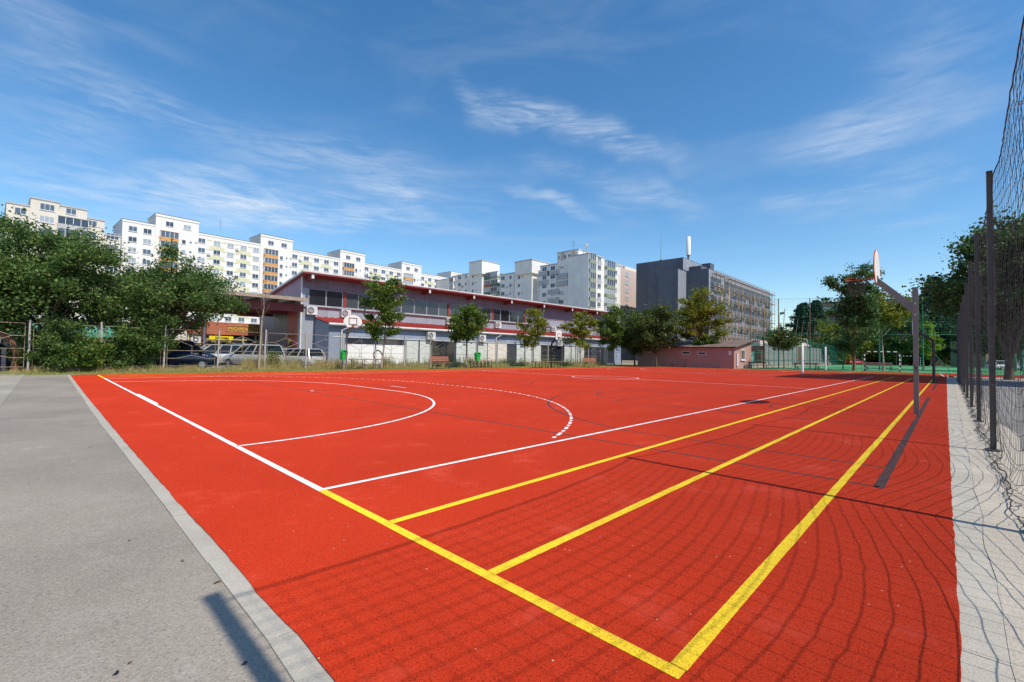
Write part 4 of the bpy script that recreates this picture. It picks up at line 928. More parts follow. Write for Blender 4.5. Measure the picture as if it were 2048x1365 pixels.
s_, z = pK(1460, 706); MB().box(s_-.14, s_+.14, -.02, -.002, z-.25, z+.2).build('notice', 'white', t)
e_ = put('window', window_mesh('window', 1.2, 1.2, 2, .09, True, 'glass_dark'), t, (.005, 2.7, .95)); e_.rotation_euler = (0,0,PI/2)
MB().box(.003, .14, .55, .95, .3, 1.7).build('meter_box', 'gutter', t)

# -- far school building behind the turf
t = thing('school_building', 'olive-beige school building in shade behind the turf pitch', 'building', (165, 27, 0), rad(-90))
zt = onp(1780, 600, (165, 27), -90)[1]; mb = MB(); mb.box(0, 60, 0, 12, -.1, zt); mb.build('wall', 'olive', t)
MB().box(-.2, 60.2, -.2, 12.2, zt, zt+.35).build('roof', 'roof_dark', t); MB().box(-.02, 1.4, -.06, -.001, 0, zt-.1).build('end_strip', 'orange_panel', t)
it = []; WS = window_mesh('window', 3.6, 2.1, 3, .12)
for k in range(4):
    for j in range(9): it.append((WS, (5+6.3*j, -.01, zt-3.4-3.5*k), 0))
many(t, it)

# -- unseen block outside the frame on the right, shaped to cast the far court shadow
t = thing('apartment_building', 'unseen block shaped to shade the far end of the court', 'building', (31.5, -12, 0), 0, 'white apartment blocks')
MB().box(0, 9.3, -14, 0, -.1, 20.6).build('wall', 'wall_old', t); MB().box(-.1, 9.4, -14.1, .1, 20.6, 20.9).build('roof', 'wall_grey', t)
many(t, [(WIN2, (-.01, -3-3*j, 2+FL*k), -PI/2) for j in range(3) for k in range(6)])
# low pale building behind the shrubs in the far middle
q = pz(1560, 150); t = thing('low_building', 'low pale grey building half hidden by far shrubs', 'building', (q.x, q.y, 0), rad(-60))
MB().box(-14, 16, 0, 10, -.1, 8.5).build('wall', 'wall_grey', t); MB().box(-14.2, 16.2, -.3, 10.2, 8.5, 8.8).build('roof', 'roof_dark', t); many(t, [(WIN2, (-11+4*j, -.01, 5), 0) for j in range(7)])
q = pz(1575, 88); t = thing('brick_kiosk', 'small terracotta shed behind the green cage fence', 'shed', (q.x, q.y, 0), rad(-50))
MB().box(-5, 4, 0, 4, -.1, 3.6).build('wall', 'roll_brown', t); MB().hexa([(-5.3,-.4,3.6),(4.3,-.4,3.6),(4.3,4.3,3.6),(-5.3,4.3,3.6)], [(-4.5,1.5,4.7),(3.5,1.5,4.7),(3.5,2.5,4.7),(-4.5,2.5,4.7)]).build('roof', 'wall_pink', t)

# ------------------------------------------------------------------ net fence on the right
t = thing('net_fence', 'tall black ball net strung between grey steel posts along the right edge', 'fence', (0, -4.42, 0), 0)
PU = [-1.105, 3.16, 7.30, 11.45, 15.55, 19.65, 23.75, 27.85, 31.95, 36.05, 40.15, 42.6]
PH = [3.9, 4.12, 3.84, 3.82, 3.9, 3.85, 3.85, 3.9, 3.85, 3.85, 3.85, 3.85]
for i, u in enumerate(PU):
    ht = PH[i]; y0, y1 = (-.035, .025) if i == 1 else (.006, .066); hw_ = .040 if i == 0 else .032
    b_ = MB(); b_.box(u-hw_, u+hw_, y0, y0+.005, 0, ht); b_.box(u-hw_, u+hw_, y1-.005, y1, 0, ht); b_.box(u-.003, u+.003, y0+.0055, y1-.0055, 0, ht); b_.box(u-hw_-.004, u+hw_+.004, y0-.003, y1+.003, ht, ht+.005)
    b_.box(u-.08, u+.08, y0-.04, y1+.05, .010, .020); p_ = b_.build('post', 'steel_dark', t)
    for z in (.9, 2.0, 3.1):
        k_ = MB(); k_.tube([(u-.04,-.004,z),(u+.04,-.004,z+.01),(u+.04,.072,z),(u-.04,.072,z-.01),(u-.04,-.004,z)], .003, 4); k_.build('cable_tie', 'steel', p_)
rn = np.random.default_rng(12)
def top(u):
    for a, b, ha, hb in zip([-5.4]+PU, PU, [3.9]+PH, PH):
        if a <= u <= b:
            q = (u-a)/(b-a); return ha+(hb-ha)*q-.04 - .20*4*q*(1-q)*(b-a)/4.2, q
    return 3.8, 0
us = np.arange(-1.10, 42.6, .125); D = .135; NR = 30
nodes = np.zeros((len(us), NR, 3)); ph = rn.uniform(0, 6.28, 40)
for i, u in enumerate(us):
    z0, q = top(u); bul = .05*math.sin(q*PI)
    for j in range(NR):
        z = z0 - j*D - .24*math.sin(q*PI)**2*(j/NR)*(1 if j < 26 else .5) + rn.normal()*.004; y = -bul*math.sin(j/NR*PI) + .012*math.sin(u*1.7+j*.4) + rn.normal()*.003
        if z < .06: ex = .06-z; z = .02+.02*rn.random(); y += min(.10, ex*.3) + .03*math.sin(u*5+j)
        nodes[i, j] = (u + .008*math.sin(j*.5+u), y, z)
b_ = MB()
for j in range(NR): b_.tube([tuple(nodes[i, j]) for i in range(len(us))], .0048 if j == 0 else .0028, 3, 0, False)
for i in range(len(us)): b_.tube([tuple(nodes[i, j]) for j in range(NR)], .0019, 3, 0, False)
b_.build('net', 'cord', t)
b_ = MB(); b_.tube([tuple(nodes[i, 0]+np.array([0, 0, .01])) for i in range(len(us))], .006, 5, 0, False)
rr = random.Random(6); pt = []
for i in range(0, 520): u = -1+i*.084; pt.append((u+rr.uniform(-.03, .03), .075+.03*math.sin(u*2.1)+.012*math.sin(u*9)+.006*rr.uniform(-1, 1), .02+.015*rr.random()))
b_.tube(pt, .005, 4, 0, False)
for i in range(160):                                   # loose loops of slack cord on the ground
    u = rr.uniform(-1, 40); r_ = rr.uniform(.03, .09); a = rr.uniform(0, 6); c_ = (u, .08+rr.uniform(-.05, .05), .03)
    b_.tube([(c_[0]+r_*.6*math.cos(a+k*.6), c_[1]+r_*.4*math.sin(a+k*.6), c_[2]-.01+.004*k) for k in range(10)], .0022, 3, 0, False)
b_.build('rope', 'cord', t)

# ------------------------------------------------------------------ basketball hoops
def rim_parts(o, y0, z, R_=.225, col='orange'):
    r_ = MB(); r_.tube([(R_*math.cos(2*PI*k/28), y0+.15+R_+R_*math.sin(2*PI*k/28), z) for k in range(29)], .010, 6)
    r_.bar((-.07, y0, z), (-.05, y0+.17, z), .02, .02); r_.bar((.07, y0, z), (.05, y0+.17, z), .02, .02); r_.box(-.10, .10, y0-.0, y0+.012, z-.12, z+.03); rim = r_.build('rim', col, o)
    n_ = MB()
    for k in range(12):
        a = 2*PI*k/12
        for s_ in (-1, 1):
            n_.tube([(R_*math.cos(a)*f+0, y0+.15+R_+R_*math.sin(a+s_*q)*f if False else y0+.15+R_+R_*f*math.sin(a+s_*q), z-h) if False else (R_*f*math.cos(a+s_*q), y0+.15+R_+R_*f*math.sin(a+s_*q), z-h) for f, q, h in ((1, 0, 0), (.82, .26, .15), (.64, .52, .30), (.56, .78, .42))], .005, 3, 0, False)
    n_.build('net', 'steel_dark', o)
def fan_board(o, y0, zb_, wd, ht, edge='orange', mark=True):
    n_ = 22; pts = [(-wd*.28, zb_), (wd*.28, zb_)]
    for k in range(n_+1):
        a = -.12+ (PI+.24)*k/n_; pts.append((wd/2*math.cos(a), zb_+ht*.38+ht*.62*max(-.35, math.sin(a))))
    b_ = MB(); b_.prism(pts, 'y', y0-.02, y0, 0)
    bd = b_.build('backboard', 'board', o)
    e_ = MB(); e_.tube([(p[0], y0-.01, p[1]) for p in pts]+[(pts[0][0], y0-.01, pts[0][1])], .014, 5); e_.build('board_edge', edge, bd)
    if mark:
        m_ = MB(); s = .29; zc = zb_+.17
        for x0, x1, z0, z1 in ((-s, s, zc, zc+.05), (-s, s, zc+.41, zc+.46), (-s, -s+.05, zc+.051, zc+.409), (s-.05, s, zc+.051, zc+.409)): m_.box(x0, x1, y0+.002, y0+.006, z0, z1)
        m_.build('target_square', 'black', bd)
# the near one: square steel post, inclined arm, fan-shaped board seen from its side
q = gnd(1833, 829)
t = thing('basketball_hoop', 'nearest basketball hoop, square weathered steel post, board seen edge-on', 'basketball hoop', (q.x, q.y, 0), 0, 'basketball hoops')
p_ = MB(); p_.box(-.045, .045, -.045, .045, 0, 2.86); p_.box(-.054, .054, -.054, .054, 2.86, 2.872); p_.box(-.052, .052, -.052, .052, 2.1, 2.8); pl = p_.build('post', 'steel', t)
g_ = MB()
for k in range(4): g_.tube([(-.047, -.03+.018*k, .95+.05*k), (-.047, .0+.01*k, 1.02+.03*k), (-.047, -.02+.015*k, 1.07)], .006, 4)
g_.build('graffiti', 'black', pl)
MB().hexa([(-.035,.053,2.28),(.035,.053,2.28),(.035,.66,2.99),(-.035,.66,2.99)], [(-.035,.053,2.52),(.035,.053,2.52),(.035,.66,3.16),(-.035,.66,3.16)]).build('arm', 'steel', t)
b_ = MB()
for z in (2.25, 2.5): b_.tube([(-.062, .0, z), (.062, .0, z)], .014, 6)
b_.build('bolt', 'frame', t)
fan_board(t, .69, 3.02, 1.20, .80); rim_parts(t, .69, 3.17)
MB().box(-.10, .10, .655, .672, 2.98, 3.2).build('board_plate', 'steel', t)
# far side, fan board
q = gnd(692, 740)
t = thing('basketball_hoop', 'far basketball hoop with fan-shaped white board, left of the two', 'basketball hoop', (q.x, q.y, 0), PI, 'basketball hoops')
MB().tube([(0,0,0), (0,0,2.75)], .06, 8).build('post', 'steel', t); MB().bar((0, .02, 2.2), (0, .72, 2.95), .08, .1).build('arm', 'rust', t)
fan_board(t, .80, 2.80, 1.30, .85, 'steel'); rim_parts(t, .80, 2.92, .225, 'orange')
def gooseneck(label, loc, rz, board):
    t = thing('basketball_hoop', label, 'basketball hoop', loc, rz, 'basketball hoops')
    MB().tube([(0,0,0), (0,0,2.15), (0,.08,2.36), (0,.26,2.52), (0,.72,2.78), (0,.80,2.82)], .062, 10).build('post', 'black', t)
    MB().tube([(0,.02,2.0), (0,.35,2.52)], .03, 6).build('strut', 'black', t)
    n_ = 10; wd = .92; pts = [(-wd/2, 2.62), (wd/2, 2.62), (wd/2, 3.40)] + [(wd/2*math.cos(a), 3.40+.12*math.sin(a)) for a in [PI*k/n_ for k in range(1, n_)]] + [(-wd/2, 3.40)]
    bd = MB().prism(pts, 'y', .84, .87).build('backboard', 'board', t); MB().tube([(p[0], .855, p[1]) for p in pts]+[(pts[0][0], .855, pts[0][1])], .022, 5).build('board_edge', 'black', bd)
    m_ = MB(); s = .22
    for x0, x1, z0, z1 in ((-s, s, 2.82, 2.86), (-s, s, 3.13, 3.17), (-s, -s+.04, 2.861, 3.129), (s-.04, s, 2.861, 3.129)): m_.box(x0, x1, .872, .876, z0, z1)
    m_.build('target_square', 'black', bd); rim_parts(t, .87, 2.80, .225, 'black'); return t
q = gnd(1102, 736); gooseneck('far basketball hoop with black gooseneck post and tall white board', (q.x, q.y, 0), PI, True)
q = gnd(1868, 767); gooseneck('black gooseneck basketball hoop beyond the nearest hoop, in the big shadow', (q.x, q.y, 0), 0, True)

# ------------------------------------------------------------------ fence along the far side: posts and framed panels with a hexagon of rods
FV = 27.4; fp = []
fu = [-2.2+2.571*k for k in range(-5, 22)]
t = thing('panel_fence', 'old pale post and rod panel fence behind the far verge', 'fence', (0, FV, 0), 0)
rr = random.Random(13)
for i, u in enumerate(fu):
    lx = rr.uniform(-.06, .06); MB().bar((u, 0, -.05), (u+lx, rr.uniform(-.04, .04), 2.5+rr.uniform(-.06, .06)), .075, .075).build('post', 'post_paint', t)
    if i == len(fu)-1: break
    a, b = u+.14, u+2.571-.14; c = (a+b)/2; z0, z1, zm = .25, 2.32, 1.12; b_ = MB(); r_ = .0125; zz = 1.72
    for p, q_ in (((a, z0), (a, z1)), ((b, z0), (b, z1)), ((a, z1), (b, z1)), ((a, zm), (b, zm)), ((a, z0), (b, z0)), ((a, zz), (a+.42, zz)), ((b-.42, zz), (b, zz)), ((a+.42, zz), (c, z1-.28)), ((a+.42, zz), (c, zm+.26)), ((b-.42, zz), (c, z1-.28)), ((b-.42, zz), (c, zm+.26)),
                  ((c, z1), (c, z1-.28)), ((c, zm), (c, zm+.26)), ((c, zm), (c, zm-.26)), ((c, zm-.26), (a+.42, .68)), ((c, zm-.26), (b-.42, .68)), ((a, .68), (a+.42, .68)), ((b-.42, .68), (b, .68))):
        b_.tube([(p[0], 0, p[1]), (q_[0], 0, q_[1])], r_, 4)
    b_.build('panel', 'rust', t)

# ------------------------------------------------------------------ benches, bins, bollards and small things
def park_bench(label, loc, rz, back=True, L_=1.75, wd='wood'):
    t = thing('park_bench', label, 'bench', loc, rz, 'slatted wooden benches with backs')
    s_ = MB()
    for k in range(4): s_.box(-L_/2, L_/2, -.40+.11*k, -.31+.11*k, .43, .465)
    s_.build('seat', wd, t); b_ = MB()
    for k in range(3): b_.hexa([(-L_/2,.06+.02*k,.58+.13*k),(L_/2,.06+.02*k,.58+.13*k),(L_/2,.09+.02*k,.58+.13*k),(-L_/2,.09+.02*k,.58+.13*k)], [(-L_/2,.08+.02*k,.685+.13*k),(L_/2,.08+.02*k,.685+.13*k),(L_/2,.11+.02*k,.685+.13*k),(-L_/2,.11+.02*k,.685+.13*k)])
    b_.build('backrest', wd, t)
    for x in (-L_/2+.25, L_/2-.25):
        MB().tube([(x,-.42,0), (x,-.38,.2), (x,-.3,.4), (x,.05,.42), (x,.09,.6), (x,.16,.98)], .032, 6).build('leg', 'black', t); MB().tube([(x,.22,0), (x,.12,.2), (x,.0,.4)], .03, 6).build('leg', 'black', t)
    return t
q = gnd(880, 738); park_bench('red-brown slatted bench with black legs in front of the air conditioner', (q.x, q.y, 0), 0)
q = gnd(1181, 735); park_bench('red-brown slatted bench under the right-hand yellowing trees', (q.x, q.y, 0), 0, True, 2.3)
q = gnd(1757, 743); park_bench('dark slatted bench facing the turf beside the small yellow-flecked tree', (q.x, q.y, 0), rad(-66), True, 2.6, 'wood_dark')
q = gnd(1360, 736); park_bench('dark bench in shade against the pink house wall', (q.x+1, q.y+.6, 0), rad(-80), True, 1.9, 'wood_dark')
def table_bench(label, px, py, L_, legs, xbr, rz=0, h=.62, m_='wood', dy=0):
    q = gnd(px, py); t = thing('plank_bench', label, 'bench', (q.x, q.y+dy, 0), rz, 'long plank benches on metal legs')
    MB().box(-L_/2, L_/2, -.2, .2, h-.05, h).build('plank', m_, t)
    for k in range(legs):
        x = -L_/2+.25+(L_-.5)*k/(legs-1); b_ = MB()
        for y in (-.16, .16): b_.bar((x, y, 0), (x, y, h-.051), .04, .04)
        b_.bar((x, -.16, .08), (x, .16, .08), .03, .03); b_.build('leg', 'rust_green' if xbr else 'black', t)
        if xbr and k < legs-1:
            x2 = -L_/2+.25+(L_-.5)*(k+1)/(legs-1); c_ = MB(); c_.tube([(x, -.14, .05), (x2, -.14, h-.08)], .018, 5); c_.tube([(x, -.12, h-.08), (x2, -.12, .05)], .018, 5); c_.build('brace', 'rust', t)
    return t
table_bench('long plank bench with crossed rusty legs beside the left hoop', 738, 738, 3.0, 4, True, 0, .70)
table_bench('low plank bench with many thin legs beside the second green bin', 962, 736, 2.6, 6, False)
table_bench('low plank bench behind the black hoop post', 1100, 736, 5.0, 6, False, 0, .6)
def picnic(label, px, py, L_, rz):
    q = gnd(px, py); t = thing('picnic_bench', label, 'bench', (q.x, q.y, 0), rz, 'dark picnic benches by the turf')
    MB().box(-L_/2, L_/2, -.05, .38, .74, .79).build('table_top', 'wood_dark', t); MB().box(-L_/2-.1, L_/2-.1, -.62, -.36, .42, .46).build('seat', 'wood_dark', t); MB().box(-L_/2, L_/2, .0, .03, .60, .72).build('rail', 'wood_dark', t)
    for x in (-L_/2+.2, L_/2-.2):
        b_ = MB(); b_.bar((x,-.5,0),(x,-.5,.419),.06,.06); b_.bar((x,.15,0),(x,.15,.739),.06,.06); b_.bar((x,-.5,.3),(x,.15,.3),.05,.05); b_.build('leg', 'black', t)
picnic('dark picnic bench beside the pink house gable', 1514, 738, 2.0, rad(-50)); picnic('dark picnic bench between the white volleyball post and the turf', 1612, 741, 2.4, rad(-55))
def bin_(label, px, py):
    q = gnd(px, py); t = thing('litter_bin', label, 'litter bin', (q.x, q.y, 0), 0, 'green litter bins on posts')
    MB().tube([(0,0.02,0), (0,0.02,1.0)], .03, 8).build('post', 'steel_dark', t)
    b_ = MB(); b_.hexa([(-.16,-.27,.62),(.16,-.27,.62),(.16,-.01,.62),(-.16,-.01,.62)], [(-.21,-.34,1.12),(.21,-.34,1.12),(.21,.0,1.12),(-.21,.0,1.12)]); b_.tube([(-.20,-.345,1.10),(.20,-.345,1.10)], .02, 5); bd = b_.build('body', 'green_bin', t)
    MB().prism([(-.22,1.121),(.22,1.121),(.22,1.2),(.15,1.32),(-.15,1.32),(-.22,1.2)], 'y', -.34, .01).build('hood', 'green_bin', t); MB().box(-.14, .14, -.35, -.343, 1.16, 1.27).build('opening', 'black', t)
bin_('green litter bin on a post beside the left hoop', 685, 738); bin_('green litter bin on a post beside the round-crowned tree', 952, 737)
q = gnd(1498, 737); t = thing('waste_drum', 'grey waste bin standing by the pink house corner', 'litter bin', (q.x+.5, q.y+.3, 0), 0)
MB().tube([(0,0,.0), (0,0,.95), (0,0,1.0)], [.26, .31, .31], 12).build('body', 'wall_grey', t); MB().tube([(0,0,1.0), (0,0,1.12), (0,0,1.2)], [.31, .24, .08], 12).build('lid', 'roof_dark', t)
q = gnd(6, 745); tag(MB().box(-.07, .07, -.07, .07, 0, 1.05).hexa([(-.07,-.07,1.05),(.07,-.07,1.05),(.07,.07,1.05),(-.07,.07,1.05)], [(-.05,-.05,1.10),(.05,-.05,1.10),(.05,.05,1.10),(-.05,.05,1.10)]).build('bollard', 'cloth_dark', None, (q.x, q.y, 0)), 'dark grey square bollard at the far left end of the path', 'bollard')
q = gnd(124, 742); b_ = MB()
for k in range(9): b_.box(-.65+.14*k, -.52+.14*k, -.10+.02*(k % 3), .06+.02*(k % 2), -.02, .05+.02*(k % 2))
tag(b_.build('plastic_strip', 'orange_plastic', None, (q.x, q.y, 0)), 'bright orange plastic strip lying on the grass verge', 'plastic strip')
# volleyball posts
for px, Z, lab in ((1605, 38.6, 'white volleyball post in sun, nearer of the two'), (1651, 48.3, 'volleyball post with mauve shade put into its colour, farther of the two')):
    q = pz(px, Z); t = thing('volleyball_post', lab, 'sports post', (q.x, q.y, 0), 0, 'volleyball posts'); MB().tube([(0,0,0), (0,0,2.5), (0,0,2.52)], [.085, .085, .05], 12).build('pole', 'white' if px < 1630 else 'white_shaded', t); MB().tube([(0,0,.004), (0,0,.05)], .14, 12).build('collar', 'steel', t); MB().box(-.03, .03, -.13, -.086, 1.0, 1.12).build('winch', 'steel_dark', t)
# handball goals, black and white striped
def goal(label, loc, rz, wd=3.0, ht=2.05):
    t = thing('goal', label, 'goal', loc, rz, 'striped goals on the turf')
    def striped(name, p, q_, n_):
        b_ = MB(); p = Vector(p); q_ = Vector(q_)
        for k in range(n_): b_.bar(p.lerp(q_, k/n_), p.lerp(q_, (k+1)/n_-.0005), .1, .1, k % 2)
        b_.build(name, ['black', 'white'], t)
    striped('upright', (-wd/2, 0, 0), (-wd/2, 0, ht), 9); striped('upright', (wd/2, 0, 0), (wd/2, 0, ht), 9); striped('crossbar', (-wd/2-.05, 0, ht+.051), (wd/2+.05, 0, ht+.051), 11)
    b_ = MB()
    for q_ in (-1, 1): b_.tube([(q_*wd/2,.05,ht), (q_*wd/2,.9,ht*.95), (q_*wd/2,1.1,.03), (q_*wd/2,0.05,.03)], .02, 5)
    b_.tube([(-wd/2,1.1,.03), (wd/2,1.1,.03)], .02, 5); b_.build('back_frame', 'steel_dark', t)
ga = pz(1725, 49); gb = pz(1803.5, 47.6)
goal('striped black and white goal, nearer one on the turf', tuple((ga+gb)/2), math.atan2(gb.y-ga.y, gb.x-ga.x))
ga = pz(1797, 93); gb = pz(1846, 91); goal('striped black and white goal, far one across the turf', tuple((ga+gb)/2), math.atan2(gb.y-ga.y, gb.x-ga.x))

# tall ball-stop net at the turf: green posts with brown tops and a wide mesh
NA = Vector((58.0, 17.0, 0)); NBv = Vector((70.5, -5.5, 0)); naz = math.atan2(NBv.y-NA.y, NBv.x-NA.x); nl = (NBv-NA).length
t = thing('ball_stop_net', 'tall ball-stop net on green posts at the edge of the turf', 'fence', tuple(NA), naz)
HN = 8.6
for px in (1500, 1557, 1620, 1686, 1759, 1846, 1935):
    s_ = onp(px, 720, NA, math.degrees(naz))[0]
    MB().tube([(s_,0,0), (s_,0,HN*.42)], .07, 7).build('post', 'green_steel', t); MB().tube([(s_,0,HN*.42), (s_,0,HN)], .055, 7).build('post_top', 'rust_green' if px < 1680 else 'green_steel', t)
    if px in (1500, 1686, 1846): MB().tube([(s_,0,HN*.40), (s_+2.6,0,.02)], .035, 5).build('stay', 'green_steel', t)
b_ = MB(); s0 = onp(1500, 720, NA, math.degrees(naz))[0]; s1 = onp(1990, 720, NA, math.degrees(naz))[0]; x = s0
while x < s1: b_.tube([(x, .02, 4.2), (x+.05, .05, 6.4), (x, .02, HN-.12-.0*x)], .0055, 3, 0, False); x += .30
z = 4.2
while z < HN: b_.tube([(s0+(s1-s0)*k/30, .03, z-.10*math.sin(k/30*PI*6)**2) for k in range(31)], .0055, 3, 0, False); z += .30
b_.build('net', 'green_steel', t)
b_ = MB(); b_.tube([(s0, 0, 4.2), (s1, 0, 4.2)], .02, 4); b_.tube([(s0, 0, HN-.05), (s1, 0, HN-.05)], .014, 4); b_.build('rope', 'green_steel', t)
# green cage fence running away on the left side of the turf
CG = gnd(1500, 735.5); t = thing('cage_fence', 'green steel cage fence running away beside the turf', 'fence', (58.5, 13.2, 0), 0)
x = -1.0; i = 0
while x < 62: MB().bar((x,0,0), (x,0,4.0), .07, .07).build('post', 'green_steel', t); x += 2.5; i += 1
for z in (.9, 1.9, 2.9, 3.97): MB().bar((-1,.001,z), (61.5,.001,z), .05, .05).build('rail', 'green_steel', t)
b_ = MB(); x = -1
while x < 61: b_.tube([(x,.03,.1), (x,.03,3.95)], .008, 3, 0, False); x += .25
b_.build('mesh_infill', 'green_steel', t)
t = thing('sheet_wall', 'grey corrugated sheet wall with brown doors behind the green cage', 'wall', (58.5, 15.6, 0), 0)
MB().box(14, 70, 0, .1, -.1, 3.4).build('sheet', 'corrugated', t); MB().box(-2, 70, -.3, -.02, -.1, .45).build('plinth', 'concrete', t)
for x in (34, 57): MB().box(x, x+3.0, -.06, -.002, .46, 3.35).build('door', 'roll_brown', t)
q = gnd(1506, 736); tag(MB().box(-1.3, 1.3, -.02, .02, .1, 2.0).box(-1.35, -1.3, -.04, .04, 0, 2.1).box(1.3, 1.35, -.04, .04, 0, 2.1).build('mint_screen', 'mint', None, (q.x+1.6, q.y+1.5, 0), rad(-40)), 'mint green cloth screen behind the grey waste bin', 'screen')
# lean poles of the cage net, street lamps and floodlights
for k, (px, Z, h, ln_) in enumerate(((1565, 75, 9.5, .4), (1577, 80, 9.0, .6), (1589, 84, 8.6, .7), (1601, 88, 8.6, .6), (1612, 92, 8.4, .6), (1626, 96, 8.0, .4), (1636, 100, 8.0, .4))):
    q = pz(px, Z); tag(MB().tube([(0,0,0), (0,0,4), (ln_*.7,-ln_*.7,h)], [.07, .06, .045], 6).build('net_pole', 'rust_green', None, tuple(q)), ('leaning brown net pole behind the cage, %s from the left' % ('first second third fourth fifth sixth seventh'.split()[k])), 'pole', 'leaning net poles')
def lamp(label, px, Z, h, dr):
    q = pz(px, Z); t = thing('street_lamp', label, 'street lamp', tuple(q), 0, 'white street lamps by the cage'); d = Vector((math.sin(YAW), -math.cos(YAW), 0))*dr
    MB().tube([(0,0,0), (0,0,h-.4), tuple(d*.15+Vector((0,0,h-.1))), tuple(d+Vector((0,0,h+.05)))], [.06,.05,.045,.035], 7).build('pole', 'gutter', t); MB().tube([tuple(d+Vector((0,0,h+.06))), tuple(d*1.55+Vector((0,0,h+.10)))], [.09, .05], 6).build('lamp_head', 'white', t)
lamp('white street lamp behind the cage, left of the two', 1590, 78, 4.9, -1.0); lamp('white street lamp behind the cage, right of the two', 1615, 78, 4.6, -1.0)
for px, Z, zt, lab in ((1561, 60, 7.0, 'black floodlight on a brown pole left of the far pine'), (1531, 58, 7.6, 'black floodlight on a pole in front of the scaffolding')):
    q = pz(px-3, Z); t = thing('floodlight', lab, 'floodlight', tuple(q), 0, 'floodlights by the turf'); MB().tube([(0,0,0), (0,0,zt)], .06, 6).build('pole', 'rust_green', t)
    MB().hexa([(-.1,-.25,zt),(.35,-.55,zt+.1),(.45,-.4,zt+.1),(.0,-.1,zt)], [(-.05,-.2,zt+.3),(.4,-.5,zt+.4),(.5,-.35,zt+.4),(.05,-.05,zt+.3)]).build('lamp_head', 'black', t)

# ------------------------------------------------------------------ cars
TY = MB(); TY.tube([(0,-.10,0), (0,-.09,0), (0,.09,0), (0,.10,0)], [.24,.32,.32,.24], 18); TYM = TY.mesh('wheel'); TYM.materials.append(M['tyre'])
RI = MB(); RI.tube([(0,-.105,0), (0,.105,0)], .19, 12)
for k in range(5): a = 2*PI*k/5; RI.bar((0,-.108,0), (.18*math.cos(a),-.112,.18*math.sin(a)), .05, .02)
RIM = RI.mesh('rim'); RIM.materials.append(M['rim'])
PROF = {  # (x/L, bonnet-and-boot height, half width) stations; cabin: belt front/back, roof front/back (x/L)
 'suv':   ([(-.5,.78,.80),(-.485,.98,.90),(-.40,1.0,.93),(0,1.0,.94),(.22,1.0,.93),(.40,.90,.90),(.47,.80,.84),(.5,.62,.74)], (-.475,.25,-.43,.06), 1.70),
 'wagon': ([(-.5,.70,.76),(-.485,.90,.85),(-.40,.92,.88),(0,.92,.89),(.22,.92,.88),(.40,.82,.86),(.47,.72,.80),(.5,.55,.70)], (-.48,.25,-.42,.04), 1.48),
 'hatch': ([(-.5,.70,.74),(-.485,.92,.82),(-.40,.95,.85),(0,.93,.86),(.24,.92,.85),(.41,.82,.82),(.475,.70,.76),(.5,.52,.66)], (-.47,.28,-.36,.06), 1.47),
 'van':   ([(-.5,1.0,.84),(-.49,1.12,.92),(-.40,1.13,.94),(0,1.13,.95),(.26,1.12,.94),(.42,.98,.90),(.48,.82,.84),(.5,.62,.76)], (-.49,.32,-.475,.16), 1.86)}
